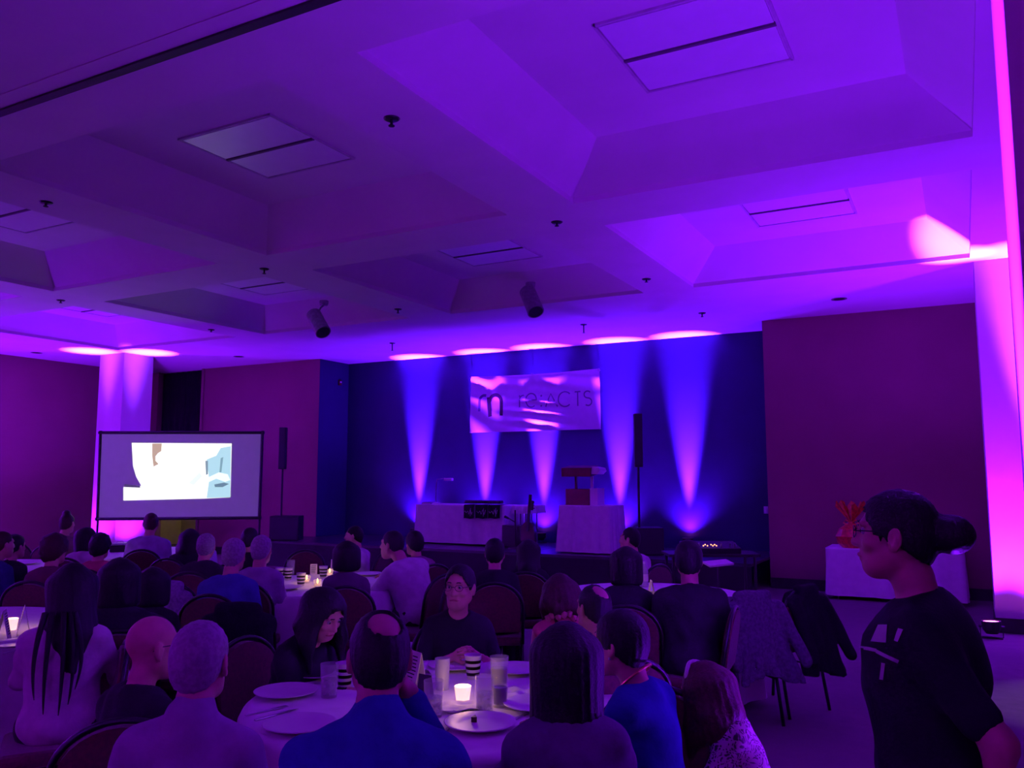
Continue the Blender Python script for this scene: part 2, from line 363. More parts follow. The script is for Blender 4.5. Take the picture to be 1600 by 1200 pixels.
# warm downlight over the foyer strip at the right
p = Vector((.98, 7.6, CZ)); t = empty('foyer_downlight', p); tag(t, 'warm lit downlight over the floor strip at the right', 'downlight')
bm = NB(); lathe(bm, [(.075, -.004), (.105, -.006), (.105, 0), (.07, 0), (.075, -.004)], 24); obj('trim_ring', bm, GREYMETAL, t)
bm = NB(); lathe(bm, [(0, -.003), (.074, -.003), (.074, 0), (0, 0)], 24); obj('lens', bm, mat('warm_downlight_lens', (.9, .8, .6), .4, emit=(1, .8, .5), estr=4, var=.01), t)
l = bpy.data.lights.new('downlight_beam', 'SPOT'); l.energy = 110; l.color = (1, .78, .5); l.spot_size = math.radians(31); l.spot_blend = .5; l.shadow_soft_size = .05
o = bpy.data.objects.new('downlight_beam', l); C.objects.link(o); o.parent = t; o.location = (0, 0, -.03)
# ------------------------------------------------------------------ signed-distance modelling (bodies, hair, cloth)
class Field:
    def __init__(s, lo, hi, h, fine=None):
        s.ax = []
        for d in range(3):
            a = np.arange(lo[d]-2*h, hi[d]+2*h+h*.5, h)
            if fine:
                flo, fhi, fh = fine
                l, u = flo[d], fhi[d]
                a = np.concatenate([a[a < l-fh*.6], np.arange(l, u, fh), a[a > u+fh*.2]])
            s.ax.append(a.astype(np.float32))
        s.F = np.full([len(a) for a in s.ax], 9.0, np.float32)
    def region(s, lo, hi):
        sl = []
        for d in range(3):
            a = s.ax[d]; i = max(0, np.searchsorted(a, lo[d])-1); j = min(len(a), np.searchsorted(a, hi[d])+1)
            sl.append(slice(i, j))
        return tuple(sl)
    def pts(s, sl): return s.ax[0][sl[0]][:, None, None], s.ax[1][sl[1]][None, :, None], s.ax[2][sl[2]][None, None, :]
    def add(s, prim, k=.03, inf=0.0, sub=False):
        lo, hi = bounds(prim, abs(inf)+k+.04); sl = s.region(lo, hi)
        if any(x.stop <= x.start for x in sl): return
        d = evalp(prim, *s.pts(sl)) - inf; f = s.F[sl]
        if sub: s.F[sl] = -smin(-f, d, k)
        else: s.F[sl] = smin(f, d, k)
    def cut(s, fn):       # keep where fn <= 0
        X, Y, Z = s.pts((slice(None),)*3); s.F = np.maximum(s.F, fn(X, Y, Z).astype(np.float32))
    def bumpy(s, fn):
        X, Y, Z = s.pts((slice(None),)*3); s.F = s.F + fn(X, Y, Z).astype(np.float32)
    def mesh(s):
        F = s.F; ins = F < 0; nx, ny, nz = F.shape
        cnt = np.zeros((nx-1, ny-1, nz-1), np.int8)
        offs = [(i, j, k) for i in (0, 1) for j in (0, 1) for k in (0, 1)]
        for i, j, k in offs: cnt += ins[i:nx-1+i, j:ny-1+j, k:nz-1+k]
        act = (cnt > 0) & (cnt < 8); A = np.array(np.nonzero(act)); n = A.shape[1]
        if n == 0: return np.zeros((0, 3)), np.zeros((0, 4), int)
        idx = np.full(act.shape, -1, np.int64); idx[act] = np.arange(n)
        val = {o: F[A[0]+o[0], A[1]+o[1], A[2]+o[2]] for o in offs}
        acc = np.zeros((n, 3)); c = np.zeros(n)
        for o in offs:
            for d in range(3):
                if o[d]: continue
                q = list(o); q[d] = 1; q = tuple(q); a, b = val[o], val[q]
                m = (a < 0) != (b < 0); t = np.where(m, a/np.where(m, a-b, 1), 0)
                p = np.tile(np.array(o, float), (n, 1)); p[:, d] = t
                acc += p*m[:, None]; c += m
        acc /= c[:, None]
        P = np.empty((n, 3))
        for d in range(3):
            a = s.ax[d]; P[:, d] = a[A[d]] + acc[:, d]*(a[A[d]+1]-a[A[d]])
        Q = []
        for d in range(3):
            e, f = (d+1) % 3, (d+2) % 3
            sa = [slice(None)]*3; sb = [slice(None)]*3; sa[d] = slice(0, -1); sb[d] = slice(1, None)
            x = ins[tuple(sa)] != ins[tuple(sb)]
            I = np.array(np.nonzero(x)); ok = (I[e] > 0) & (I[f] > 0) & (I[e] < F.shape[e]-1) & (I[f] < F.shape[f]-1); I = I[:, ok]
            first = ins[tuple(I)]
            def g(de, df):
                J = I.copy(); J[e] += de; J[f] += df; return idx[tuple(J)]
            q = np.stack([g(-1, -1), g(0, -1), g(0, 0), g(-1, 0)], 1)
            q[~first] = q[~first][:, ::-1]; Q.append(q)
        return P, np.concatenate(Q)
def smin(a, b, k):
    if k <= 0: return np.minimum(a, b)
    h = np.maximum(k-np.abs(a-b), 0)/k
    return np.minimum(a, b) - h*h*k*.25
def cap(a, b, ra, rb=None): return ('c', np.array(a, float), np.array(b, float), ra, ra if rb is None else rb)
def ell(c, r, M=None): return ('e', np.array(c, float), np.array(r, float), np.eye(3) if M is None else np.array(M, float))  # M: columns = local axes
def bounds(p, m):
    if p[0] == 'c':
        r = max(p[3], p[4])+m; return np.minimum(p[1], p[2])-r, np.maximum(p[1], p[2])+r
    e = np.sqrt(((p[3]*p[2])**2).sum(1))+m; return p[1]-e, p[1]+e
def evalp(p, X, Y, Z):
    if p[0] == 'c':
        a, b = p[1], p[2]; d = b-a; L = max(d@d, 1e-9)
        x, y, z = X-a[0], Y-a[1], Z-a[2]
        t = np.clip((x*d[0]+y*d[1]+z*d[2])/L, 0, 1)
        return np.sqrt((x-t*d[0])**2+(y-t*d[1])**2+(z-t*d[2])**2) - (p[3]+t*(p[4]-p[3]))
    x, y, z = X-p[1][0], Y-p[1][1], Z-p[1][2]; M = p[3]; r = p[2]
    u = [(M[0, i]*x+M[1, i]*y+M[2, i]*z) for i in range(3)]
    k0 = np.sqrt(sum((u[i]/r[i])**2 for i in range(3))); k1 = np.sqrt(sum((u[i]/r[i]**2)**2 for i in range(3)))
    return k0*(k0-1)/np.maximum(k1, 1e-6)
def np_mesh(name, parts, m, parent=None, loc=None):
    Vs, Qs, o = [], [], 0
    for P, Q in parts:
        Vs.append(P); Qs.append(Q+o); o += len(P)
    P, Q = np.concatenate(Vs), np.concatenate(Qs)
    me = bpy.data.meshes.new(name); me.vertices.add(len(P)); me.vertices.foreach_set('co', P.astype(np.float32).ravel())
    me.loops.add(Q.size); me.loops.foreach_set('vertex_index', Q.astype(np.int32).ravel())
    me.polygons.add(len(Q)); me.polygons.foreach_set('loop_start', np.arange(0, Q.size, 4, dtype=np.int32))
    me.polygons.foreach_set('use_smooth', np.ones(len(Q), bool)); me.update(calc_edges=True); me.validate()
    return link(name, me, m, parent, loc)

# ------------------------------------------------------------------ people
def RX_(a): c, s = math.cos(a), math.sin(a); return np.array([[1, 0, 0], [0, c, -s], [0, s, c]])
def RY_(a): c, s = math.cos(a), math.sin(a); return np.array([[c, 0, s], [0, 1, 0], [-s, 0, c]])
def RZ_(a): c, s = math.cos(a), math.sin(a); return np.array([[c, -s, 0], [s, c, 0], [0, 0, 1]])
rad = math.radians
def hand_mesh(wr, d, pn, side, sc, curl, h=.0055):
    d = d/np.linalg.norm(d); pn = pn - d*(pn@d); pn = pn/np.linalg.norm(pn); sx = np.cross(d, -pn)
    M = np.stack([sx, d, -pn], 1)*1.0
    P = []
    P.append(ell((0, .045, 0), (.040, .052, .015))); P.append(cap((0, -.02, 0), (0, .02, 0), .026, .028))
    for i, x in enumerate((-.03, -.01, .011, .030)):
        L = (.78, .98, 1.0, .88)[i if side > 0 else 3-i]
        p = np.array((x, .085 - .006*abs(i-1.5), 0)); a = curl*(.55+.08*i)
        for sg, rr in ((.042, .0088), (.027, .0080), (.022, .0072)):
            q = p + np.array((x*.06, math.cos(a), -math.sin(a)))*sg*L; P.append(cap(p, q, rr, rr-.0008)); p = q; a += curl*.75
    t = [np.array((.028*side, .018, -.006)), np.array((.052*side, .050, -.016)), np.array((.052*side, .082, -.026))]
    P.append(cap(t[0], t[1], .014, .011)); P.append(cap(t[1], t[2], .0105, .0085))
    f = Field((-.075, -.05, -.10), (.075, .20, .03), h)
    for p in P: f.add(p, .007)
    V_, Q_ = f.mesh()
    V_ = V_*sc
    return wr + V_ @ M.T, Q_

PEOPLE = []
def person(px, py, D, label, rel=0, head=None, hpitch=0, hroll=0, lean=8, side=0, pose='seat', arms=('lap', 'lap'), hair='short', hm=HBLACK,
           top=(.02, .02, .03), sleeve=1.0, skin=SKIN, bulk=1.0, glasses=False, face=False, q=1.0, hb=1.0, collar=False, name=None, topmat=None, hairlen=.3, eyes=False, male=False, extra=None, headscale=1.0, hline=0.0, tmin=.80):
    """rel: direction the body faces relative to the line of sight (0 away, 90 picture right, -90 picture left, 180 towards the lens)"""
    hw = np.array(at_d(px, py, D)); az = math.atan2(hw[0], hw[1])          # azimuth of sight line
    yaw = -(az + rad(rel)); hyaw = -(az + rad(rel if head is None else head))
    Rb = RZ_(yaw); zh = hw[2]
    la, sa = rad(lean), rad(side)
    Rt = RY_(sa) @ RX_(-la)                                     # torso frame in person frame
    HIP = (.54 if tmin > .7 else .50) if pose == 'seat' else .92
    up = np.array((0, .035, .69)); zt = (Rt@up)[2]
    ts = (zh-HIP)/zt
    if ts < tmin or ts > 1.12:
        if pose == 'stand': HIP = zh - zt*.93; ts = .93
        else: ts = min(max(ts, tmin), 1.12)
    if pose == 'stand': ts = .95 if tmin > .7 else .62; HIP = zh - zt*ts
    hip = np.array((0, 0, HIP))
    T = lambda p: hip + Rt @ (np.array(p, float)*ts)            # torso coords -> person frame
    hc = T(up); root = hw - Rb@hc; root[2] = 0
    W = lambda p: Rb@p                                          # person frame -> object frame (object at root)
    dz = hw[2]-hc[2]                                            # clamp residue: shift upper body
    if abs(dz) > 1e-4:
        hip = hip + np.array((0, 0, dz)); HIP = hip[2]; hc = T(up)
    Mt = Rb@Rt; hs = ts**.5*headscale
    Mh = RZ_(hyaw) @ RX_(rad(-hpitch)) @ RY_(rad(hroll))
    HC = W(hc); Hd = lambda p: HC + Mh@(np.array(p, float)*hs)
    WT = lambda p: W(T(p))
    b = bulk
    # ---- primitives
    headp = [ell(Hd((0, -.012, .022)), np.array((.075, .094, .090))*hs, Mh), ell(Hd((0, .028, -.035)), np.array((.059, .066, .088))*hs, Mh),
             cap(Hd((-.014, .058, -.098)), Hd((.014, .058, -.098)), .026*hs), cap(Hd((-.05, .0, -.065)), Hd((-.02, .05, -.098)), .022*hs), cap(Hd((.05, .0, -.065)), Hd((.02, .05, -.098)), .022*hs)]
    det = [cap(Hd((0, .090, .012)), Hd((0, .108, -.030)), .007*hs, .013*hs), cap(Hd((-.014, .094, -.034)), Hd((.014, .094, -.034)), .008*hs),
           cap(Hd((-.042, .080, .026)), Hd((.042, .080, .026)), .010*hs), cap(Hd((-.019, .089, -.062)), Hd((.019, .089, -.062)), .007*hs), cap(Hd((-.016, .087, -.074)), Hd((.016, .087, -.074)), .008*hs)]
    ears, conch = [], []
    for s in (-1, 1):
        Me = Mh @ RZ_(s*.35)
        ears.append(ell(Hd((s*.081, -.008, -.012)), np.array((.011, .021, .034))*hs, Me)); ears.append(ell(Hd((s*.083, -.006, -.040)), np.array((.008, .010, .012))*hs, Me)); conch.append(ell(Hd((s*.092, .000, -.012)), np.array((.008, .011, .018))*hs, Me))
        det.append(ell(Hd((s*.040, .062, -.03)), np.array((.022, .022, .018))*hs, Mh))
    neck = [cap(WT((0, -.012, .45)), WT((0, .005, .56)), .060*ts, .052*ts), cap(WT((0, .005, .56)), Hd((0, -.012, -.055)), .052*ts, .052*hs)]
    sw = .142*(1.06 if male else .93)*b**.5
    tors = [ell(WT((0, -.005, .02)), np.array((.175*b, .135*b, .13))*ts, Mt), ell(WT((0, .012*b, .17)), np.array((.150*b, .118*b, .16))*ts, Mt),
            ell(WT((0, .0, .33)), np.array((.168*b, .120*b, .165))*ts, Mt), cap(WT((-sw, -.012, .425)), WT((-sw*.2, -.015, .462)), .056*ts, .050*ts), cap(WT((sw, -.012, .425)), WT((sw*.2, -.015, .462)), .056*ts, .050*ts)]
    if not male:
        for s in (-1, 1): tors.append(ell(WT((s*.07, .085, .315)), np.array((.065, .06, .065))*ts, Mt))
    # arms
    arm_u, arm_f, hands = [], [], []
    for s, a in ((-1, arms[0]), (1, arms[1])):
        Sh = WT((s*(sw+.028), -.012, .415)); fw = W(np.array((0, 1., 0))); rt = W(np.array((1., 0, 0))); uz = np.array((0, 0, 1.))
        pn = -uz; curl = .5
        if a == 'lap': El = Sh + rt*s*.055 + fw*.02 - uz*.27; Wr = El + fw*.20 - rt*s*.11 - uz*.07
        elif a == 'table': El = Sh + rt*s*.07 + fw*.13 - uz*.19; Wr = El + fw*.21 - rt*s*.10 + uz*.07
        elif a == 'clasp': El = Sh + rt*s*.07 + fw*.10 - uz*.20; Wr = El + fw*.18 - rt*s*.15 + uz*.11; pn = -rt*s; curl = .9
        elif a == 'face': El = Sh + rt*s*.05 + fw*.16 - uz*.19; Wr = Hd((s*.095, .05, -.13)); pn = -rt*s; curl = .7
        elif a == 'hang': El = Sh + rt*s*.05 - fw*.03 - uz*.28; Wr = El + fw*.07 - uz*.23; pn = -rt*s; curl = .5
        elif a == 'back': El = Sh + rt*s*.06 - fw*.17 - uz*.22; Wr = El + fw*.02 - uz*.24 + rt*s*.02; pn = -rt*s; curl = .6
        elif a == 'out': El = Sh + rt*s*.16 + fw*.10 - uz*.18; Wr = El + fw*.20 - rt*s*.05 + uz*.02
        else: El, Wr, pn = a(Sh, fw, rt, uz)
        arm_u.append(cap(Sh, El, .050*ts*b**.5, .040*ts)); arm_f.append((El, Wr))
        hands.append((Wr, Wr-El, pn, s, curl))
    fore = [cap(e, w_, .040*ts, .027*ts) for e, w_ in arm_f]
    legs, feet = [], []
    for s in (-1, 1):
        if pose == 'seat':
            hj, kn, an, toe = (s*.095, .02, HIP-.01), (s*.12, .42, .50), (s*.12, .40, .10), (s*.135, .54, .045)
        else:
            st = .20*s; hj, kn, an, toe = (s*.09, 0, HIP-.02), (s*.09, .06+st*.6, HIP*.52), (s*.09, st-.06, .10), (s*.10, st+.10, .045)
        legs += [cap(W(np.array(hj)), W(np.array(kn)), .085*b, .058*b), cap(W(np.array(kn)), W(np.array(an)), .056, .040)]
        feet.append((W(np.array(an)), W(np.array(toe))))
    # ---- body mesh
    hb_ = q
    f = Field(*bbox_of(headp+det+neck+tors+arm_u+fore+legs, .02), .020*hb_, (HC-.15, HC+.15, (.0065 if face else .009)*hb_))
    for p in tors: f.add(p, .05, -.004)
    for p in arm_u+fore: f.add(p, .03)
    for p in legs: f.add(p, .05, -.006)
    for a, t in feet: f.add(cap(a, a-np.array((0, 0, .04)), .036), .02)
    g = Field(HC-.2, HC+.2, .1)
    for p in neck: f.add(p, .03)
    for p in headp: f.add(p, .03)
    for p in det: f.add(p, .012)
    for p in ears: f.add(p, .006)
    for p in conch: f.add(p, .004, sub=True)
    for s in (-1, 1): f.add(ell(Hd((s*.031, .093, .006)), np.array((.017, .014, .011))*hs, Mh), .012, sub=True)
    if face: f.add(cap(Hd((-.022, .101, -.068)), Hd((.022, .101, -.068)), .003), .006, sub=True)
    parts = [f.mesh()]
    for wr, d, pn, s, cu in hands: parts.append(hand_mesh(wr, d, np.array(pn, float), s, ts*(1.05 if male else .95), cu, .0055 if q < 1.2 else .008))
    body = np_mesh('person', parts, skin, loc=root); tag(body, label, 'person', 'banquet guests')
    # ---- top
    tm = topmat or mat('fabric_%02d' % len(MATS), top, .9, var=.12, scale=14, bump=.25, bscale=70, spec=.12)
    sl = []
    for (El, Wr), u in zip(arm_f, arm_u):
        Sh = u[1]
        if sleeve <= .5: sl.append(cap(Sh, Sh+(El-Sh)*(sleeve*2), .056*ts*b**.5, .052*ts))
        else: sl += [cap(Sh, El, .053*ts*b**.5, .044*ts), cap(El, El+(Wr-El)*((sleeve-.5)*1.9), .044*ts, .035*ts)]
    f = Field(*bbox_of(tors+sl, .04), .016*q)
    for p in tors: f.add(p, .06, .014)
    if sleeve > 0:
        for p in sl: f.add(p, .03, .006)
    if collar:
        c0 = WT((0, -.012, .50)); f.add(cap(WT((-.02, -.03, .52)), WT((.02, -.03, .52)), .058*ts), .02); f.add(cap(WT((0, -.01, .49)), WT((0, .01, .55)), .066*ts, .062*ts), .02)
    else: f.add(ell(WT((0, .03, .545)), np.array((.072, .085, .055))*ts, Mt), .02, sub=True)
    zc = HIP-.075 if pose == 'seat' else HIP-.14
    ph = random.random()*6
    f.bumpy(lambda X, Y, Z: .0045*np.sin(38*Z+14*X+ph)*np.sin(17*X+11*Y+2*ph)+.003*np.sin(55*X+30*Z-23*Y))
    f.cut(lambda X, Y, Z: zc - Z + 0*X + 0*Y)
    shirt = np_mesh('shirt', [f.mesh()], tm, body)
    # ---- bottoms and shoes
    f = Field(*bbox_of(tors[:1]+legs, .03), .022*q)
    f.add(tors[0], .06, .004)
    for p in legs: f.add(p, .05, .010)
    f.cut(lambda X, Y, Z: .09 - Z + 0*X + 0*Y)
    np_mesh('trousers', [f.mesh()], TROUS, body)
    for a, t in feet:
        f = Field(*bbox_of([cap(a, t, .05)], .02), .014)
        m_ = a*.35+t*.65; f.add(cap(a-np.array((0, 0, .05)), t, .045, .038), .03); f.add(cap(a+np.array((0, 0, .0)), a-np.array((0, 0, .05)), .046), .03)
        f.cut(lambda X, Y, Z: .003 - Z + 0*X + 0*Y); np_mesh('shoe', [f.mesh()], SHOE, body)
    # ---- hair
    if hair != 'none': hair_mesh(hair, Hd, Mh, hs, hm, body, hb, hairlen, q, WT, Mt, ts, hline)
    if eyes:
        for s in (-1, 1):
            bm = NB(); bmesh.ops.create_uvsphere(bm, u_segments=12, v_segments=8, radius=.0115*hs); o = obj('eye', bm, mat('eye_white', (.40, .38, .37), .4, var=.02), body, Hd((s*.031, .0765, .004)), True)
            bm = NB(); bmesh.ops.create_uvsphere(bm, u_segments=10, v_segments=6, radius=.0068*hs); obj('iris', bm, INK, o, Vector(Mh@np.array((0, .0068*hs, 0))), True)
            bm = NB(); tube(bm, [Hd((s*(.016+.008*i), .0945-.0035*abs(i-1), .030+.003*(1-abs(i-1.5)))) for i in range(4)], .0026, 6); obj('eyebrow', bm, HBLACK, body)
    if glasses:
        bm = NB()
        for s in (-1, 1):
            tube(bm, [Hd((s*.034+.024*math.cos(t), .106-.003*abs(math.cos(t)), .002+.017*math.sin(t))) for t in np.linspace(0, 2*math.pi, 17)], .0013, 6)
            tube(bm, [Hd((s*.058, .103, .006)), Hd((s*.075, .05, .006)), Hd((s*.083, -.005, .004)), Hd((s*.082, -.03, -.01))], .0018, 6)
        tube(bm, [Hd((-.010, .106, .006)), Hd((0, .109, .008)), Hd((.010, .106, .006))], .0018, 6)
        obj('glasses', bm, DARKMETAL, body)
    if eyes:
        bm = NB(); tube(bm, [Hd((.026*u, .0985-.012*u*u, -.067+.002*math.cos(3*u))) for u in np.linspace(-1, 1, 9)], .0050, 8); obj('lips', bm, mat('lips', (.36, .10, .10), .5, var=.1), body, smooth=True)
    info = dict(body=body, shirt=shirt, root=Vector(root), yaw=yaw, WT=WT, Hd=Hd, label=label, ts=ts)
    PEOPLE.append(info); return info
def bbox_of(pr, m):
    lo = np.min([bounds(p, m)[0] for p in pr], 0); hi = np.max([bounds(p, m)[1] for p in pr], 0); return lo, hi
def hair_mesh(st, Hd, Mh, hs, hm, body, hb, L, q, WT, Mt, ts, hline=0):
    dn = Mh.T @ np.array((0, 0, -1.))                        # gravity in head frame
    sk = [ell(Hd((0, -.014, .026)), np.array((.082*hb, .101*hb, .094*hb))*hs, Mh), ell(Hd((0, -.045, -.03)), np.array((.070*hb, .062*hb, .075*hb))*hs, Mh)]
    drape, cuts, k = [], [], .03
    tp = .35 if L < .33 else -.25
    nrm, c0 = np.array((0, -.78, .62)), -.024+hline
    if st in ('long', 'pony', 'side'):
        n = 7
        for i in range(n):
            a = rad(-105 + 210*i/(n-1)); x, y = .072*math.sin(a)*hb, -.02-.075*math.cos(a)*hb
            p0 = np.array((x, y, .02)); e = p0 + dn*(L+.05*math.cos(3*i)) + np.array((x*tp, -(.03 if L < .33 else .10)*math.cos(a), 0)); m_ = p0*.5+e*.5+np.array((x*.15, -.02, 0))
            drape += [cap(Hd(p0), Hd(m_), .040*hs, .034*hs), cap(Hd(m_), Hd(e), .034*hs, .014*hs)]
    if st == 'bob':
        for i in range(9):
            a = rad(-112 + 224*i/8); x, y = .070*math.sin(a), -.015-.075*math.cos(a); p0 = np.array((x, y, .03)); e = p0+dn*(L)+np.array((x*.25, y*.1, 0)); drape.append(cap(Hd(p0), Hd(e), .036*hs*hb, .026*hs*hb))
    if st == 'bun': drape += [ell(Hd((0, -.145, .0)), np.array((.056, .058, .052))*hs*hb, Mh), cap(Hd((0, -.09, .01)), Hd((0, -.14, .0)), .04*hs)]
    if st == 'topbun': drape += [ell(Hd((0, -.03, .125)), np.array((.05, .05, .04))*hs, Mh)]
    f = Field(*bbox_of(sk+drape, .05), .010*q if q < 1.2 else .013*q*.8)
    for p in sk: f.add(p, .03)
    X, Y, Z = f.pts((slice(None),)*3); M = Mh; H0 = Hd((0, 0, 0))
    def loc(X, Y, Z):
        x, y, z = X-H0[0], Y-H0[1], Z-H0[2]
        return [(M[0, i]*x+M[1, i]*y+M[2, i]*z)/hs for i in range(3)]
    lx, ly, lz = loc(X, Y, Z)
    rho = np.sqrt((lx/.066)**2+((lz+.035-hline)/.105)**2)
    keep = np.maximum(np.minimum((1-rho)*.06, ly-.010), (-.022+.80*np.minimum(ly, 0))-lz)      # <=0 keeps: outside the face, above the nape
    if st == 'fringe': keep = np.maximum(keep, np.where(ly > -.075, lz-.045, lz-.06))
    if st == 'thin': keep = np.maximum(keep, .053-np.sqrt((lx-.012)**2+(ly+.070)**2+(lz-.098)**2))
    f.F = np.maximum(f.F, (keep*hs).astype(np.float32))
    for p in drape: f.add(p, .045 if st in ('long', 'bob') else .016)
    lx, ly, lz = loc(X, Y, Z); an = np.arctan2(lx, -ly-.0)
    amp = .0018
    if st == 'curly': f.F = f.F + (.011*np.sin(75*lx+3)*np.sin(70*ly+1)*np.sin(72*lz)).astype(np.float32) - .012
    else: f.F = f.F + (amp*np.sin(an*26+lz*9)).astype(np.float32)
    return np_mesh('hair', [f.mesh()], hm, body)

# ------------------------------------------------------------------ banquet chair
def make_chair(bh=.90):
    t = empty('banquet_chair')
    bm = NB(); box(bm, (0, .02, .455), (.43, .43, .07), bev=.025); obj('seat', bm, BURG, t, smooth=False)
    # arched padded back, slightly raked
    def arch(w_, z0, z1, n=14):
        pts = [(-w_, z0)]; zc = z1-w_*.86
        for i in range(n+1):
            a = math.pi - math.pi*i/n; pts.append((w_*math.cos(a), zc+w_*.86*math.sin(a)))
        pts.append((w_, z0)); return pts
    rake = lambda x, z, off=0: (x, -.20-(z-.45)*.16+off, z)
    bm = NB(); a = arch(.195, .53, bh-.018); poly_prism(bm, [rake(x, z, -.02) for x, z in a], (0, .042, 0)); obj('backrest', bm, BURG, t)
    bm = NB(); tube(bm, [rake(x, z) for x, z in arch(.215, .44, bh, 18)], .012, 8); obj('back_frame', bm, DARKMETAL, t, smooth=True)
    for x, y, yy in ((-.20, .20, .24), (.20, .20, .24), (-.21, -.19, -.27), (.21, -.19, -.27)):
        bm = NB(); tube(bm, [(x, y, .44), (x*1.05, yy, .0)], .012, 8); obj('leg', bm, DARKMETAL, t, smooth=True)
    bm = NB()
    for s in (-1, 1): tube(bm, [(s*.205, .21, .30), (s*.215, -.22, .30)], .008, 6)
    obj('stretcher', bm, DARKMETAL, t); return t
CHAIR0 = make_chair(); _used = [False]
def chair(loc, rz, label, group='banquet chairs'):
    c = CHAIR0 if not _used[0] else copy_tree(CHAIR0); _used[0] = True
    c.location = (loc[0], loc[1], 0); c.rotation_euler = (0, 0, rz); tag(c, label, 'chair', group); return c
def sit(P, who, rot=0, back=.03):
    r = P['root']; a = P['yaw']+rad(rot); o = Vector((math.sin(a), -math.cos(a), 0))*0
    return chair((r.x, r.y), a, 'burgundy banquet chair under ' + who, 'occupied banquet chairs')

# ------------------------------------------------------------------ round tables
TZ = .76
def round_table(c, R, label, seed=0):
    t = empty('round_table', (c[0], c[1], 0)); tag(t, 'round folding table under the cloth ' + label, 'table', 'round banquet tables')
    bm = NB(); lathe(bm, [(0, TZ-.04), (R-.02, TZ-.04), (R, TZ-.03), (R, TZ-.012), (R-.02, TZ-.006), (0, TZ-.006)], 48); obj('tabletop', bm, mat('plywood', (.35, .22, .12), .6, var=.15, scale=10), t)
    for i in range(4):
        a = math.pi/4+i*math.pi/2; bm = NB(); tube(bm, [(math.cos(a)*R*.45, math.sin(a)*R*.45, TZ-.04), (math.cos(a)*R*.5, math.sin(a)*R*.5, 0)], .015); obj('leg', bm, GREYMETAL, t)
    bm = NB(); rnd = random.Random(seed); N = 120; rings = []
    ph = [rnd.random()*6.28 for _ in range(4)]
    prof = [(0, 0, TZ), (.5, 0, TZ), (.93, 0, TZ), (1.0, 0, TZ-.002), (1.012, .15, TZ-.02), (1.02, .4, TZ-.12), (1.04, .7, TZ-.3), (1.06, 1, TZ-.52), (1.075, 1.2, .06)]
    ctr = bm.verts.new((0, 0, TZ))
    for f_, wv, z in prof[1:]:
        ring = []
        for i in range(N):
            a = 2*math.pi*i/N
            r = R*f_ + wv*(.030*math.sin(11*a+ph[0])+.018*math.sin(17*a+ph[1])+.012*math.sin(7*a+ph[2]))
            ring.append(bm.verts.new((r*math.cos(a), r*math.sin(a), z)))
        rings.append(ring)
    for i in range(N): bm.faces.new((ctr, rings[0][i], rings[0][(i+1) % N]))
    for A, B in zip(rings, rings[1:]):
        for i in range(N): j = (i+1) % N; bm.faces.new((A[i], B[i], B[j], A[j]))
    o = obj('tablecloth', bm, CLOTH, None, (c[0], c[1], 0), True); tag(o, 'white cloth draped over the round table ' + label, 'tablecloth', 'round tablecloths')
    return t
def on_table(px, py, z=TZ): p = at_z(px, py, z); return Vector((p.x, p.y, z))

# tableware prototypes (each item is copied as a thing with its parts)
def put(proto, loc, label, rz=None, sc=1):
    if not proto.get('placed'): o = proto; proto['placed'] = 1
    else: o = copy_tree(proto)
    o.location = loc; o.rotation_euler = (0, 0, random.random()*6.28 if rz is None else rz); o.scale = (sc,)*3
    tag(o, label, proto['category'], proto['group']); return o
def proto(name, cat, group): o = empty(name, (0, 0, -5)); o['category'] = cat; o['group'] = group; return o
def mk_plate():
    t = proto('dinner_plate', 'plate', 'dinner plates')
    bm = NB(); lathe(bm, [(0, .004), (.075, .004), (.085, .007), (.135, .020), (.137, .023), (.133, .024), (.086, .012), (.074, .009), (0, .009)], 40); obj('dish', bm, CHINA, t, smooth=True)
    return t
PLATE = mk_plate()
def mk_tumbler(name, r, h, liquid, lm, gl=None):
    t = proto(name, 'glass', 'drinking glasses')
    bm = NB(); lathe(bm, [(0, 0), (r*.82, 0), (r*.85, .004), (r, h), (r-.0025, h), (r*.83-.001, .012), (0, .012)], 28); obj('glass_wall', bm, gl or GLASS, t, smooth=True)
    if liquid:
        k = liquid; bm = NB(); lathe(bm, [(0, .0125), (r*.82-.003, .0125), (r*(.84+.16*k)-.004, h*k), (0, h*k)], 24); obj('drink', bm, lm, t, smooth=False)
    return t
ICE = mat('iced_water', (.60, .60, .68), .15, alpha=.35, var=.25, scale=60)
TUMB = mk_tumbler('water_tumbler', .040, .14, .55, ICE)
COLAG = mk_tumbler('cola_glass', .042, .145, .66, COLA)
JAR = mk_tumbler('dark_drink_jar', .034, .085, .92, COLA)
TALLF = mk_tumbler('frosted_tumbler', .034, .135, .7, ICE, GLASSF)
def mk_cup():
    t = proto('striped_paper_cup', 'cup', 'striped paper cups')
    bm = NB(); lathe(bm, [(0, 0), (.028, 0), (.040, .105), (.042, .108), (.039, .109), (.027, .006), (0, .006)], 28); obj('cup_wall', bm, CUPW, t, smooth=True)
    for z in (.016, .044, .072):
        r = lambda q_: .028+.012*q_/.105+.0006
        bm = NB(); lathe(bm, [(r(z), z), (r(z+.014), z+.014)], 28); bmesh.ops.solidify(bm, geom=list(bm.faces), thickness=-.0006); obj('stripe', bm, CUPS, t, smooth=True)
    return t
CUP = mk_cup()
FLAME = mat('candle_glow', (1, .8, .6), .5, emit=(1, .62, .35), estr=5.0, var=.02)
VOT = mat('votive_glass', (1, .85, .75), .4, emit=(1, .50, .40), estr=1.25, var=.05, scale=40)
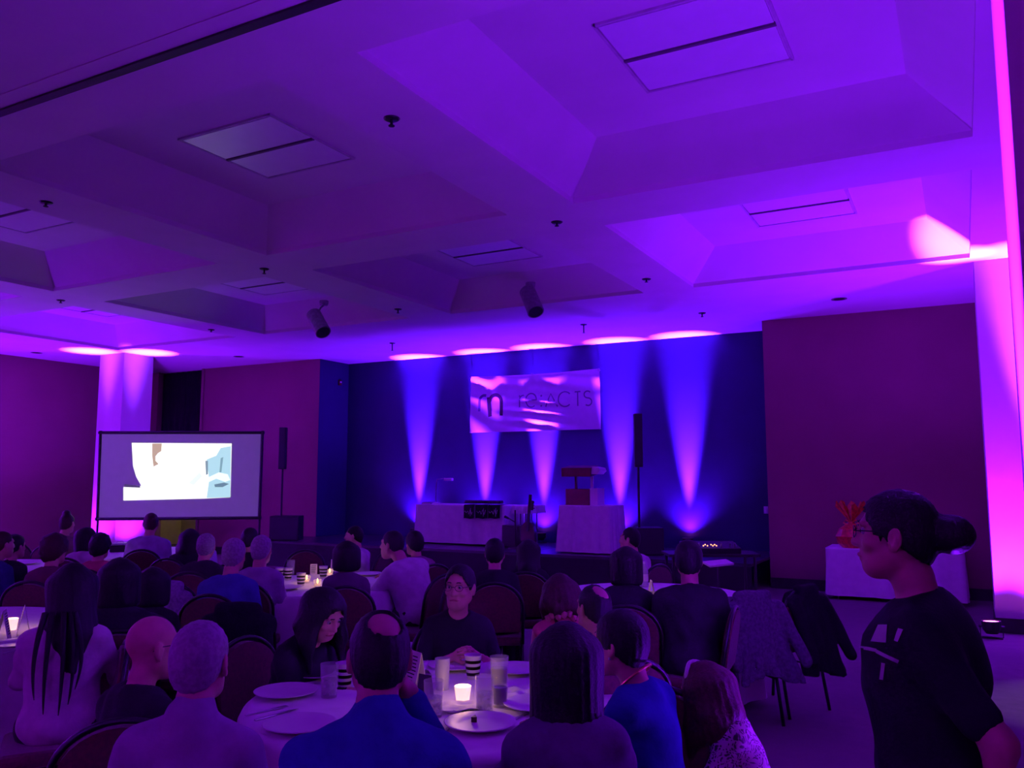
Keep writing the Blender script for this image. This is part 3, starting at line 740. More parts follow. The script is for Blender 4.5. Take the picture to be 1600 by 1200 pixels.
def mk_candle():
    t = proto('votive_candle', 'candle', 'votive candles')
    bm = NB(); lathe(bm, [(0, 0), (.024, 0), (.027, .006), (.036, .068), (.034, .069), (.026, .014), (0, .012)], 24); obj('holder', bm, VOT, t, smooth=True)
    bm = NB(); lathe(bm, [(0, .013), (.024, .013), (.026, .035), (0, .036)], 20); obj('wax', bm, FLAME, t)
    bm = NB(); lathe(bm, [(0, .036), (.006, .044), (.004, .055), (0, .066)], 10); obj('flame', bm, FLAME, t)
    l = bpy.data.lights.new('candle_light', 'POINT'); l.energy = .7; l.color = (1, .50, .32); l.shadow_soft_size = .03
    lo = bpy.data.objects.new('candle_light', l); C.objects.link(lo); lo.parent = t; lo.location = (0, 0, .10)
    return t
CANDLE = mk_candle()
def mk_tealight():
    t = proto('tea_light', 'candle', 'small tea lights')
    bm = NB(); lathe(bm, [(0, 0), (.026, 0), (.030, .006), (.036, .060), (.034, .061), (.028, .012), (0, .010)], 22); obj('holder', bm, GLASS, t, smooth=True)
    bm = NB(); lathe(bm, [(0, .011), (.022, .011), (.022, .026), (0, .027)], 18); obj('wax', bm, mat('candle_wax', (.85, .72, .5), .6, emit=(1, .5, .15), estr=.35, var=.03), t)
    bm = NB(); lathe(bm, [(0, .027), (.010, .040), (.007, .056), (0, .075)], 10); obj('flame', bm, mat('yellow_flame', (1, .7, .3), .5, emit=(1, .62, .18), estr=3.0, var=.02), t)
    l = bpy.data.lights.new('flame_light', 'POINT'); l.energy = .35; l.color = (1, .50, .25); l.shadow_soft_size = .02
    lo = bpy.data.objects.new('flame_light', l); C.objects.link(lo); lo.parent = t; lo.location = (0, 0, .10); return t
TEA = mk_tealight()
def candle(loc, label): put(CANDLE, loc, label)
def mk_card(dark=False):
    t = proto('menu_card', 'card', 'table cards'); h, w_ = .17, .055
    m = mat('dark_card', (.02, .02, .03), .6, var=.1) if dark else PAPER
    for s in (-1, 1):
        bm = NB(); poly_prism(bm, [(-w_, s*.035, 0), (w_, s*.035, 0), (w_, 0, h), (-w_, 0, h)], (0, .0012, 0)); pn = obj('panel', bm, m, t)
        if not dark:
            bm = NB()
            for i in range(9):
                z = h*(.86-.085*i); y = s*.035*(1-z/h)+s*.0022+(0.0012 if s > 0 else 0); x1 = w_*(.7-.35*random.random())
                bm.faces.new([bm.verts.new(p) for p in ((-w_*.75, y, z), (x1, y, z), (x1, y-s*.001, z+.005), (-w_*.75, y-s*.001, z+.005))])
            obj('print', bm, INK, pn)
    return t
CARD = mk_card(); DCARD = mk_card(True)
def mk_fork():
    t = proto('fork', 'cutlery', 'cutlery on the tables')
    bm = NB(); box(bm, (0, -.03, .004), (.010, .12, .003), bev=.001); obj('handle', bm, STEEL, t)
    bm = NB(); box(bm, (0, .045, .004), (.024, .03, .003), bev=.001)
    for i in range(4): box(bm, (-.009+.006*i, .078, .005), (.003, .038, .002))
    obj('tines', bm, STEEL, t); return t
def mk_knife():
    t = proto('knife', 'cutlery', 'cutlery on the tables')
    bm = NB(); box(bm, (0, -.05, .004), (.013, .10, .005), bev=.002); obj('handle', bm, STEEL, t)
    bm = NB(); poly_prism(bm, [(-.008, 0, .003), (.006, 0, .003), (.008, .06, .003), (.0, .105, .003), (-.008, .09, .003)], (0, 0, .002)); obj('blade', bm, STEEL, t); return t
FORK, KNIFE = mk_fork(), mk_knife()
def mk_napkin():
    t = proto('napkin', 'napkin', 'crumpled napkins'); bm = NB(); bmesh.ops.create_grid(bm, x_segments=12, y_segments=12, size=.085)
    for v in bm.verts: v.co.z = .012+.010*math.sin(v.co.x*50)*math.cos(v.co.y*41+1)+.006*math.sin(v.co.y*90)
    bmesh.ops.solidify(bm, geom=list(bm.faces), thickness=.003); obj('folded_linen', bm, CLOTH, t, smooth=True); return t
NAPKIN = mk_napkin()
def mk_food():
    t = proto('cake_slice', 'food', 'food on plates'); bm = NB(); poly_prism(bm, [(-.035, -.02, 0), (.045, 0, 0), (-.035, .028, 0)], (0, 0, .035)); obj('sponge', bm, mat('dark_cake', (.05, .02, .012), .8, var=.3, scale=60, bump=.4), t)
    bm = NB(); poly_prism(bm, [(-.036, -.021, .035), (.046, 0, .035), (-.036, .029, .035)], (0, 0, .008)); obj('icing', bm, mat('chocolate_icing', (.03, .012, .01), .3, var=.2), t); return t
FOOD = mk_food()
def mk_bottle():
    t = proto('water_bottle', 'bottle', 'bottles'); bm = NB(); lathe(bm, [(0, 0), (.032, 0), (.034, .01), (.034, .13), (.028, .15), (.013, .185), (.013, .20), (0, .20)], 20); obj('bottle_body', bm, GLASSF, t, smooth=True)
    bm = NB(); lathe(bm, [(.0145, .195), (.0145, .213), (0, .213)], 16); obj('cap', bm, CUPW, t); bm = NB(); lathe(bm, [(.0345, .05), (.0345, .11)], 20); obj('bottle_label', bm, PAPER, t); return t
BOTTLE = mk_bottle()
# ================================================================== THE GUESTS
WHITE = (.72, .70, .70); DARK = (.016, .015, .020); PINK = (.50, .12, .16)
T1 = (-2.03, 3.07); T0 = (-5.75, 3.05); T2 = (-5.07, 5.78); T3 = (-2.28, 6.55); T4 = (-9.1, 7.15); T5 = (-9.1, 5.2)
round_table(T1, .78, 'in the foreground with the plates', 1)
round_table(T0, .82, 'cut off by the left edge', 2)
round_table(T2, .78, 'in the middle with two small flames', 3)
round_table(T3, .78, 'before the stage lectern', 4)
round_table(T4, .86, 'under the projection screen', 5)
round_table(T5, .86, 'far left by the wall', 6)

# --- front table
P1 = person(593, 1022, 2.35, 'balding man in a deep blue shirt seen from behind', rel=4, head=-4, hpitch=6, lean=12, arms=('table', 'face'), hair='thin', top=(.03, .05, .30), male=True, bulk=1.12, collar=True, skin=SKIN2, q=.9, hb=1.02)
P2 = person(884, 1034, 2.6, 'woman with thick shoulder-length dark hair seen from behind at the front table', rel=-6, head=-8, lean=6, arms=('table', 'table'), hair='bob', hm=HBLACK, top=(.12, .06, .16), hb=1.17, hairlen=.235, q=.9, bulk=1.0)
P3 = person(968, 1003, 3.05, 'person in a bright blue top with short dark hair and a necklace facing left', rel=-62, head=-62, lean=12, arms=('table', 'table'), hair='short', top=(.02, .04, .26), male=True, q=.9, hb=1.12, face=True, eyes=True)
P4 = person(718, 916, 4.45, 'woman with glasses and a black top facing the camera', rel=172, head=200, lean=6, arms=('clasp', 'clasp'), hair='short', top=DARK, glasses=True, face=True, eyes=True, q=.9, hb=1.07, sleeve=.62, hline=.010)
P5 = person(508, 958, 3.95, 'woman with long black hair bent over her plate at the front table', rel=130, head=140, hpitch=30, lean=22, arms=('table', 'table'), hair='long', top=DARK, face=True, eyes=True, hairlen=.26, hb=1.12)
P6 = person(874, 926, 4.75, 'woman with bare arms and a flower garland seen from behind', rel=-12, head=-20, lean=4, arms=('hang', 'lap'), hair='long', hm=HBROWN, top=PINK, sleeve=0, hairlen=.14, hb=1.04)
P7 = person(927, 948, 4.05, 'man with thinning dark hair between the garlanded woman and the blue top', rel=-25, head=-38, lean=8, arms=('table', 'table'), hair='thin', top=DARK, male=True, skin=SKIN2)
# --- left foreground
P8 = person(112, 918, 4.05, 'woman in a white top with long dark hair hanging over her back', rel=14, head=-6, lean=4, arms=('table', 'table'), hair='long', top=WHITE, hairlen=.44, hb=1.08, bulk=1.05)
P9 = person(240, 1008, 3.1, 'bald man with glasses turned to the right in dark clothes', rel=58, head=70, hpitch=2, lean=6, arms=('lap', 'lap'), hair='none', top=DARK, male=True, glasses=True, face=True, q=.9, skin=SKIN, headscale=1.05)
P10 = person(314, 1030, 2.50, 'grey-haired man in a pale collared shirt seen from behind at lower left', rel=18, head=24, lean=8, arms=('lap', 'lap'), hair='short', hm=HGREY, top=(.34, .31, .38), male=True, collar=True, q=.9, bulk=.98, hb=1.02)
# --- middle left, dark backs
P23 = person(186, 906, 4.7, 'dark silhouetted guest with full black hair behind the bald man', rel=0, lean=6, hair='bob', top=DARK, hb=1.18, hairlen=.16, q=1.2)
P24 = person(238, 914, 5.3, 'second dark silhouetted guest right of the full-haired one', rel=10, lean=8, hair='bob', top=DARK, hb=1.12, hairlen=.14, q=1.2)
# --- far left table
fq = 1.45
P11 = person(105, 817, 10.0, 'guest with a small top knot farthest back by the left wall', rel=40, head=30, hair='topbun', hm=HBROWN, top=(.2, .16, .12), q=fq, lean=2)
P12 = person(136, 841, 8.6, 'dark-haired woman in white below the screen corner', rel=30, head=60, hair='bob', top=WHITE, q=fq, hairlen=.16, hb=1.1)
P13 = person(157, 853, 7.6, 'curly-haired guest in a pink top with raised arm', rel=20, head=20, hair='curly', top=PINK, sleeve=.4, arms=('lap', 'out'), q=fq, hb=1.05)
P14 = person(236, 817, 9.6, 'man in a loose lavender shirt right under the screen', rel=12, head=6, hair='short', hm=HBROWN, top=(.42, .36, .55), male=True, q=fq, bulk=1.2, lean=10)
P15 = person(298, 842, 8.6, 'woman with long dark hair under the lit corridor', rel=30, head=30, hair='long', top=DARK, q=fq, hairlen=.3, lean=12)
P16 = person(322, 853, 7.4, 'grey-haired guest in a dark jacket', rel=20, head=10, hair='short', hm=HGREY, top=(.03, .025, .035), male=True, q=fq, hb=1.08)
P17 = person(366, 866, 6.1, 'grey-haired guest in a blue shirt left of the lilac shirt', rel=22, head=20, hair='short', hm=HGREY, top=(.06, .08, .32), male=True, q=fq, hb=1.08, bulk=1.1, lean=10)
P18 = person(391, 842, 8.0, 'dark-haired guest behind the two grey-haired men', rel=30, head=30, hair='short', top=DARK, q=fq)
P19 = person(409, 858, 6.7, 'grey-haired guest in a lilac shirt beside the middle table', rel=18, head=20, hair='short', hm=HGREY, top=(.36, .26, .44), male=True, q=fq, hb=1.05)
P20 = person(86, 858, 6.8, 'guest with a big dark mop of hair at far left', rel=25, head=40, hair='curly', hm=HBROWN, top=(.10, .03, .05), q=fq, hb=1.15)
P21 = person(24, 853, 7.8, 'dark-haired guest near the left edge', rel=40, head=50, hair='short', top=DARK, q=fq, hb=1.05)
P22 = person(4, 850, 7.2, 'person in a navy jacket cut off by the left edge', rel=50, head=60, hair='short', hm=HBROWN, top=(.03, .04, .16), male=True, q=fq)
# --- centre, behind the front table
P27 = person(553, 837, 8.9, 'man in a white shirt in profile to the left before the stage', rel=-62, head=-75, hair='short', top=WHITE, male=True, q=fq, face=True, lean=6)
P28 = person(541, 868, 6.5, 'dark-haired guest left of the white-shirted diners', rel=0, head=-10, hair='bob', top=(.10, .06, .10), q=fq, hairlen=.12, hb=1.1)
P29 = person(612, 850, 7.2, 'man in a white shirt leaning over the middle table', rel=-42, head=-60, hair='short', top=(.62, .60, .64), male=True, q=fq, lean=26, side=-6, bulk=1.18, arms=('table', 'table'), sleeve=.45)
P30 = person(647, 848, 7.95, 'dark-haired guest right behind the leaning man', rel=-30, head=-30, hair='short', top=(.30, .16, .22), male=True, q=fq, hb=1.12)
P31 = person(773, 863, 6.7, 'man with short black hair seen from behind before the stage table', rel=0, head=0, hair='short', top=DARK, male=True, q=fq, hb=1.08)
P32 = person(826, 862, 7.4, 'woman with long black hair seen from behind before the stage', rel=4, head=4, hair='long', top=DARK, q=fq, hairlen=.34, hb=1.05)
P33 = person(984, 842, 7.9, 'man in a pale shirt in profile to the left before the right speaker', rel=-50, head=-72, hair='short', top=(.55, .50, .56), male=True, q=fq, face=True, lean=4, bulk=1.1)
P34 = person(978, 880, 5.6, 'woman with a dark bob in a black top at the right middle table', rel=0, head=-6, hair='bob', top=DARK, q=1.2, hairlen=.15, hb=1.05)
P35 = person(1076, 874, 5.4, 'broad-backed guest in a black top right of the middle table', rel=-4, head=0, hair='short', top=DARK, male=True, q=1.2, bulk=1.15, hb=1.14, sleeve=.4)
# --- right foreground
def floral():
    m = bpy.data.materials.new('floral_blouse'); m.use_nodes = True; nt = m.node_tree; b = nt.nodes['Principled BSDF']; b.inputs['Roughness'].default_value = .8
    tc = nt.nodes.new('ShaderNodeTexCoord'); n = nt.nodes.new('ShaderNodeTexNoise'); n.inputs['Scale'].default_value = 9
    ad = nt.nodes.new('ShaderNodeMix'); ad.data_type = 'RGBA'; ad.inputs[0].default_value = .25
    v = nt.nodes.new('ShaderNodeTexVoronoi'); v.inputs['Scale'].default_value = 80; v.feature = 'F1'
    r = nt.nodes.new('ShaderNodeValToRGB'); e = r.color_ramp.elements; e[0].position = .36; e[0].color = (.03, .015, .03, 1); e[1].position = .50; e[1].color = (.72, .55, .62, 1)
    nt.links.new(tc.outputs['Object'], ad.inputs[6]); nt.links.new(tc.outputs['Object'], n.inputs['Vector']); nt.links.new(n.outputs['Color'], ad.inputs[7])
    nt.links.new(ad.outputs[2], v.inputs['Vector']); nt.links.new(v.outputs['Distance'], r.inputs['Fac']); nt.links.new(r.outputs['Color'], b.inputs['Base Color']); return m
P36 = person(1101, 1080, 3.2, 'child in a spotted floral blouse with a white headband', rel=-88, head=-55, hpitch=14, lean=24, tmin=.58, headscale=1.14, pose='stand', side=0, hair='long', hm=mat('auburn_hair', (.05, .012, .014), .6, spec=.25, var=.3, scale=60, bump=.3, bscale=120), topmat=floral(), hairlen=.26, hb=1.06, q=.9, arms=('table', 'table'), sleeve=.55, collar=True)
P37 = person(1398, 832, 2.35, 'woman with glasses and a low bun in a black printed tee walking past', rel=-82, head=-84, hpitch=0, lean=5, pose='stand', arms=('back', 'hang'), hair='bun', top=(.010, .009, .014), glasses=True, face=True, eyes=True, q=.9, sleeve=.38, bulk=1.2, hb=1.06, skin=SKIN2)

# --- accessories
def on(P, pt): return P['Hd'](pt)
bm = NB(); tube(bm, [P36['Hd']((.087*math.cos(t), .035-.02*abs(math.cos(t)), .030+.094*math.sin(t))) for t in np.linspace(0, math.pi, 18)], .009, 8)
hbnd = obj('headband', bm, CUPW, P36['body'], smooth=True); hbnd['label'] = 'white headband'
bm = NB(); 
bmesh.ops.create_icosphere(bm, subdivisions=1, radius=.022)
for v in bm.verts: v.co *= 1+.25*math.sin(v.co.x*300)
me = bpy.data.meshes.new('blossom'); bm.to_mesh(me); bm.free(); me.materials.append(mat('pink_petals', (.62, .22, .28), .7, var=.2, scale=40))
for i in range(16):
    a = 2*math.pi*i/16; link('blossom', me, None, P6['body'], P6['WT']((.105*math.sin(a), -.02+.10*math.cos(a), .50-.05*math.cos(a)+.012*math.sin(5*a))))
bm = NB(); tube(bm, [P3['WT']((.075*math.sin(a), .0+.085*math.cos(a), .535-.05*math.cos(a))) for a in np.linspace(0, 2*math.pi, 20)], .005, 6); obj('necklace', bm, mat('gold', (.8, .5, .2), .3, metal=1, var=.05), P3['body'])
for s in (-1, 1):
    bm = NB(); bmesh.ops.create_icosphere(bm, subdivisions=1, radius=.007); obj('earring', bm, STEEL, P3['body'], P3['Hd']((s*.086, -.002, -.05)))
for dx, bend, L_ in ((-.062, -.035, .42), (-.03, -.012, .49), (.025, .012, .50), (.055, .03, .45), (.07, .05, .38)):
    bm = NB(); n_ = 14; prev = None
    for i in range(n_+1):
        u = i/n_; c_ = P8['WT']((dx+bend*math.sin(math.pi*u*.8), -.165-.02*u*(1-u), .58-L_*u)); r_ = .013*(1-u)**.7+.002
        ring = [bm.verts.new((c_[0]+r_*math.cos(t_), c_[1]+r_*math.sin(t_), c_[2])) for t_ in np.linspace(0, 2*math.pi, 7)[:-1]]
        if prev:
            for k_ in range(6): bm.faces.new((prev[k_], prev[(k_+1) % 6], ring[(k_+1) % 6], ring[k_]))
        prev = ring
    obj('hair_strand', bm, HBLACK, P8['body'], smooth=True)
# printed marks on the walking woman's tee, wrapped onto the cloth
from mathutils.bvhtree import BVHTree
def wrap_print(P, name, polys, m, off=.004):
    o = P['shirt']; bv = BVHTree.FromPolygons([v.co for v in o.data.vertices], [tuple(p.vertices) for p in o.data.polygons]); r0 = Vector(P['body'].location)
    bm = NB(); ok = 0
    for pl in polys:                                   # quads given by four picture points
        n = 5; g = {}
        for i in range(n+1):
            for j in range(n+1):
                u, v = i/n, j/n
                x = (pl[0][0]*(1-u)+pl[1][0]*u)*(1-v)+(pl[3][0]*(1-u)+pl[2][0]*u)*v; y = (pl[0][1]*(1-u)+pl[1][1]*u)*(1-v)+(pl[3][1]*(1-u)+pl[2][1]*u)*v
                h = bv.ray_cast(EYE-r0, ray(x, y).normalized())
                if h[0] is not None: g[i, j] = bm.verts.new(h[0]+h[1]*off)
        for i in range(n):
            for j in range(n):
                k = [g.get(q) for q in ((i, j), (i+1, j), (i+1, j+1), (i, j+1))]
                if all(k) and (k[0].co-k[2].co).length < .06: bm.faces.new(k); ok += 1
    return obj(name, bm, m, P['body'])
PRN = mat('white_screen_print', (.50, .46, .50), .8, var=.1)
wrap_print(P37, 'shirt_print', [[(1374, 977), (1388, 977), (1386, 1004), (1362, 1003)], [(1405, 982), (1413, 984), (1404, 1003), (1398, 1001)], [(1339, 1008), (1372, 1014), (1371, 1019), (1338, 1013)], [(1372, 1015), (1406, 1031), (1404, 1036), (1370, 1020)], [(1379, 1035), (1385, 1036), (1381, 1062), (1375, 1061)]], PRN)

# --- chairs under the guests
CH = {}
for P, who, rot in ((P1, 'the man in the deep blue shirt', 0), (P2, 'the dark-haired woman at the front table', 0), (P3, 'the person in the bright blue top', 118), (P4, 'the woman with glasses facing the camera', 0), (P5, 'the woman bent over her plate', 0), (P6, 'the woman with the garland', 0), (P7, 'the man with thinning hair', 0), (P8, 'the woman in white with long hair', 104), (P9, 'the bald man', 55), (P10, 'the grey-haired man at lower left', 0),
        (P23, 'the full-haired silhouetted guest', 0), (P24, 'the second silhouetted guest', 0), (P11, 'the guest with the top knot', 0), (P12, 'the woman in white below the screen', 0), (P13, 'the curly-haired guest in pink', 0), (P14, 'the man in the lavender shirt', 0), (P15, 'the long-haired woman by the corridor', 0), (P16, 'the grey-haired guest in the dark jacket', 0), (P17, 'the grey-haired guest in blue', 0), (P18, 'the dark-haired guest behind the grey-haired men', 0), (P19, 'the guest in the lilac shirt', 0), (P20, 'the guest with the mop of hair', 0), (P21, 'the dark-haired guest by the left edge', 0), (P22, 'the person in the navy jacket', 0),
        (P27, 'the man in white in profile', 0), (P28, 'the dark-haired guest left of the white shirts', 0), (P29, 'the leaning man in white', 0), (P30, 'the guest behind the leaning man', 0), (P31, 'the short-haired man before the stage', 0), (P32, 'the long-haired woman before the stage', 0), (P33, 'the man in the pale shirt by the speaker', 0), (P34, 'the woman with the dark bob', 0), (P35, 'the broad-backed guest', 75)):
    CH[who] = sit(P, who, rot)
def chair_px(px, py, z, rz, label, D=None):
    p = at_z(px, py, z) if D is None else at_d(px, py, D); return chair((p.x, p.y), rz, label, 'empty banquet chairs')
view = lambda px, rel: -(math.atan2(ray(px, 745).x, ray(px, 745).y)+rad(rel))
chair_px(482, 866, .88, view(482, 172), 'empty burgundy chair behind the middle table with the flames')
chair_px(42, 850, .90, view(42, 150), 'empty burgundy chair by the left wall showing its arched top')
ck = chair_px(1142, 928, .86, view(1138, -30), 'burgundy chair beside the broad-backed guest, partly under the grey coat')
cb = chair_px(1212, 915, .88, view(1212, -50), 'burgundy chair with a black coat over it standing in the aisle')
cl = chair_px(286, 905, .90, view(286, 20), 'burgundy chair with a lilac wrap behind the grey-haired man')
cj = chair_px(392, 935, .92, view(392, 15), 'burgundy chair under a black coat near the middle table')
chair_px(668, 905, .88, view(668, -60), 'burgundy chair pulled out left of the woman with glasses')
def coat(ch, label, col, low=.28, wide=.23, sleeve=True, side=0, thick=.05, seed=1):
    a = ch.rotation_euler.z; R3 = RZ_(a); W = lambda p: R3@np.array(p, float); rnd = random.Random(seed)
    pr = [cap(W((-wide*.45, -.275, .885)), W((wide*.45, -.275, .885)), thick*.8), cap(W((-wide*.8, -.265, .80)), W((wide*.8, -.265, .80)), thick)]
    n = 9
    for i in range(n):
        x = -wide+2*wide*i/(n-1); z = low-.06
        pr.append(cap(W((x*.55, -.285, .87-.10*(x/wide)**2)), W((x*1.15+side, -.37-.05*(i % 2), z)), .042, .030))
        pr.append(cap(W((x*.7, -.215, .84)), W((x*.9, -.16, .56)), .03, .022))
    if sleeve:
        for s in (-1, 1): pr.append(cap(W((s*wide*.8, -.30, .80)), W((s*(wide+.03)+side, -.43, low+.12)), .050, .040))
    f = Field(*bbox_of(pr, .04), .014)
    for p in pr: f.add(p, .025)
    f.cut(lambda X, Y, Z: low+.03*np.sin((R3[0, 0]*X+R3[1, 0]*Y)*14+seed)+.25*side*0-Z)
    f.bumpy(lambda X, Y, Z: .007*np.sin((R3[0, 0]*X+R3[1, 0]*Y)*48+4*Z+seed)*np.clip((.9-Z)*2.2, 0, 1)+.005*np.sin(31*X+15*Z)*np.sin(27*Y+19*Z+1))
    o = np_mesh('coat', [f.mesh()], mat('coat_%d' % seed, col, .95, var=.25, scale=50, bump=.4, bscale=90, spec=.1), None, (ch.location.x, ch.location.y, 0)); tag(o, label, 'coat', 'coats on chairs'); return o
coat(ck, 'grey tweed coat hanging over the chair beside the broad-backed guest', (.11, .10, .13), .34, .23, seed=1, side=.05)
coat(cb, 'black coat hanging long over the aisle chair', (.010, .009, .012), .30, .18, seed=2, side=.06)
coat(cl, 'lilac wrap over a chair behind the grey-haired man', (.30, .20, .38), .45, .16, False, seed=3)
coat(cj, 'black coat bunched over a chair near the middle table', (.010, .009, .014), .40, .20, seed=4, thick=.07)

# ================================================================== TABLEWARE
for px, py, lb in ((497, 1056, 'dinner plate with cake behind the tall tumbler'), (447, 1086, 'dinner plate nearest the left rim of the front table'), (468, 1138, 'dinner plate beside the blue shirt on the left'), (712, 1044, 'plate before the woman with glasses'), (806, 1050, 'plate beyond the cola glass'), (750, 1136, 'dinner plate nearest the camera on the front table'), (838, 1106, 'plate half hidden by the long dark hair')):
    put(PLATE, on_table(px, py), lb)
put(FOOD, on_table(494, 1053)+Vector((0, 0, .010)), 'dark cake slice on the far left plate', .6)
put(FOOD, on_table(742, 1131)+Vector((0, 0, .010)), 'small leftover on the plate nearest the camera', 2, .45)
put(TUMB, on_table(514, 1089), 'tall clear tumbler on the left half of the front table')
put(TUMB, on_table(677, 1120), 'clear tumbler beside the blue-shirted man')
put(TUMB, on_table(757, 1112), 'clear tumbler right of the glowing candle')
put(TALLF, on_table(691, 1077), 'frosted tumbler behind the clear one')
put(COLAG, on_table(780, 1078), 'tall glass half full of cola')
put(JAR, on_table(781, 1104), 'small jar filled with a dark drink')
put(CUP, on_table(538, 1074), 'striped paper cup beside the balding head')
put(CUP, on_table(739, 1060), 'striped paper cup before the woman with glasses')
candle(on_table(723, 1098), 'glowing votive candle in the middle of the front table')
put(CARD, on_table(648, 1079), 'printed menu card standing on the front table', view(648, 60))
put(DCARD, on_table(664, 1094), 'dark folded card in front of the menu card', view(666, 40), .62)
put(NAPKIN, on_table(718, 1107), 'white napkin under the candle')
put(NAPKIN, on_table(672, 1046), 'crumpled napkin behind the menu card')
put(NAPKIN, on_table(815, 1086), 'crumpled napkin right of the dark jar')
put(FORK, on_table(722, 1113), 'fork lying before the candle', view(722, 120))
put(FORK, on_table(415, 1112), 'fork at the left rim of the table', view(415, 60))
put(KNIFE, on_table(432, 1118), 'knife at the left rim of the table', view(432, 55))
put(KNIFE, on_table(700, 1140), 'knife beside the plate nearest the camera', view(700, 20))
put(KNIFE, on_table(815, 1120), 'knife by the long dark hair', view(815, 30))
put(FORK, on_table(470, 1072), 'fork between the two left plates', view(470, 80))
# left table
candle(on_table(18, 984), 'bright votive candle on the left edge table')
put(CARD, on_table(36, 992), 'pale card standing behind the left candle', view(36, 90))
put(CARD, on_table(4, 1000), 'menu card cut off by the left edge', view(4, 100))
put(PLATE, on_table(20, 1010), 'plate on the left edge table')
put(FORK, on_table(26, 1017), 'fork on the left edge table')
# middle table
for px, py, lb in ((437, 906, 'striped cup, left of the pair on the middle table'), (450, 906, 'striped cup, right of the pair on the middle table'), (470, 915, 'striped cup nearest the camera on the middle table'), (505, 903, 'striped cup behind the yellow flames')): put(CUP, on_table(px, py), lb)
put(TEA, on_table(479, 911), 'votive candle, left of the two on the middle table'); put(TEA, on_table(496, 917), 'votive candle, right of the two on the middle table'); put(TEA, on_table(515, 900), 'farthest votive candle on the middle table')
put(TUMB, on_table(454, 898), 'tumbler at the back of the middle table')
put(CARD, on_table(490, 898), 'card lying open behind the middle flames', view(490, 0), .6); put(CARD, on_table(523, 893), 'small card at the back of the middle table', view(523, 10), .7)
put(PLATE, on_table(446, 921), 'plate on the near side of the middle table'); put(PLATE, on_table(575, 899), 'plate before the leaning man')
# right middle table
put(BOTTLE, on_table(1007, 917), 'water bottle behind the woman with the bob'); put(CARD, on_table(1018, 934), 'bright card standing on the right middle table', view(1018, 80), .8)
put(PLATE, on_table(1030, 925), 'plate on the right middle table'); put(NAPKIN, on_table(1030, 938), 'napkin on the right middle table'); put(TEA, on_table(990, 930), 'votive candle hidden behind the bob')
# far tables
put(TEA, on_table(125, 879), 'tiny votive candle on the far left table'); put(COLAG, on_table(129, 873), 'dark glass behind the tiny candle')
put(PLATE, on_table(240, 873), 'plate under the screen'); put(TUMB, on_table(252, 875), 'glass at the right end of the far table'); put(PLATE, on_table(40, 882), 'plate on the far left table')
p = on_table(187, 862); t = empty('chafing_dish', p, view(187, 0)); tag(t, 'black serving dish on the far table under the screen', 'dish')
bm = NB(); box(bm, (0, 0, .04), (.24, .16, .08), bev=.015); obj('pan', bm, BLACK, t)
bm = NB(); box(bm, (0, 0, .095), (.22, .14, .03), bev=.012); tube(bm, [(-.04, 0, .11), (-.03, 0, .13), (.03, 0, .13), (.04, 0, .11)], .005); obj('lid', bm, STEEL, t)
# ================================================================== PROJECTION SCREEN
SD = 13.4; SP = at_d(282, 745, SD); SN = -AX
SX = Vector((math.cos(YAW), -math.sin(YAW), 0)); srz = math.atan2(SX.y, SX.x)
def spx(x, y): v = at_plane(x, y, SP, SN)-Vector((SP.x, SP.y, 0)); return v.dot(SX), v.z      # picture point -> screen coords
sc_ = empty('projection_screen', (SP.x, SP.y, 0), srz); tag(sc_, 'large folding projection screen showing a bright picture', 'screen')
def sx3(x, y, o): u, z = spx(x, y); return Vector((u, -o, z))
cor = [(157, 676), (410, 676), (405, 809), (152, 811)]
bm = NB(); poly_prism(bm, [sx3(*c, 0) for c in cor], (0, .004, 0)); obj('screen_surface', bm, mat('screen_fabric', (.80, .78, .80), .9, var=.02, emit=(.45, .40, .75), estr=.06), sc_)  # faint emission stands in for the projector's black-level light on the fabric
for a, b in zip(cor, cor[1:]+cor[:1]):
    bm = NB(); A, B = sx3(*a, -.006), sx3(*b, -.006); d = (B-A).normalized(); cyl(bm, A-d*.03, B+d*.03, .026, seg=8); obj('frame_bar', bm, BLACK, sc_)
for s, q in ((-1, cor[3]), (1, cor[2])):
    A = sx3(*q, -.02); bm = NB(); cyl(bm, A+Vector((0, 0, .1)), Vector((A.x, A.y, .03)), .018, seg=8); tube(bm, [(A.x, A.y-.35, .012), (A.x, A.y, .05), (A.x, A.y+.35, .012)], .014); obj('leg', bm, BLACK, sc_)
def em(n, c, s): return mat(n, (.02, .02, .02), .9, emit=c, estr=s, var=.01)
WHT = em('projected_white', (1, 1, 1), 1.15)
def pic(name, pts, m, o): bm = NB(); poly_prism(bm, [sx3(x, y, o) for x, y in pts], (0, .0004, 0)); return obj(name, bm, m, sc_)
pic('picture', [(206, 692), (362, 693), (360, 777), (318, 779), (193, 782), (193, 761), (221, 759), (213, 745), (208, 728)], WHT, .003)
pic('picture', [(195, 757), (219, 759), (219, 762), (194, 761)], em('projected_dark', (.10, .07, .22), .6), .0034)
pic('picture', [(238, 693), (253, 693), (252, 705), (247, 708), (243, 713), (243, 720), (248, 725), (240, 729), (238, 712)], em('projected_brown', (.55, .38, .30), .9), .0036)
pic('picture', [(253, 694), (285, 694), (284, 735), (262, 738), (250, 722)], em('projected_cream', (1, .97, .82), 1.25), .0034)
pic('picture', [(323, 718), (338, 712), (345, 700), (361, 697), (360, 777), (323, 778), (327, 750)], em('projected_pale_blue', (.45, .72, .85), .95), .0036)
pic('picture', [(327, 745), (342, 738), (356, 741), (360, 750), (352, 753), (338, 748), (325, 754)], em('projected_arm_light', (.80, .93, 1.0), 1.1), .0040)
pic('picture', [(335, 757), (350, 754), (358, 756), (348, 761), (336, 761)], em('projected_slate', (.16, .28, .38), .8), .0040)
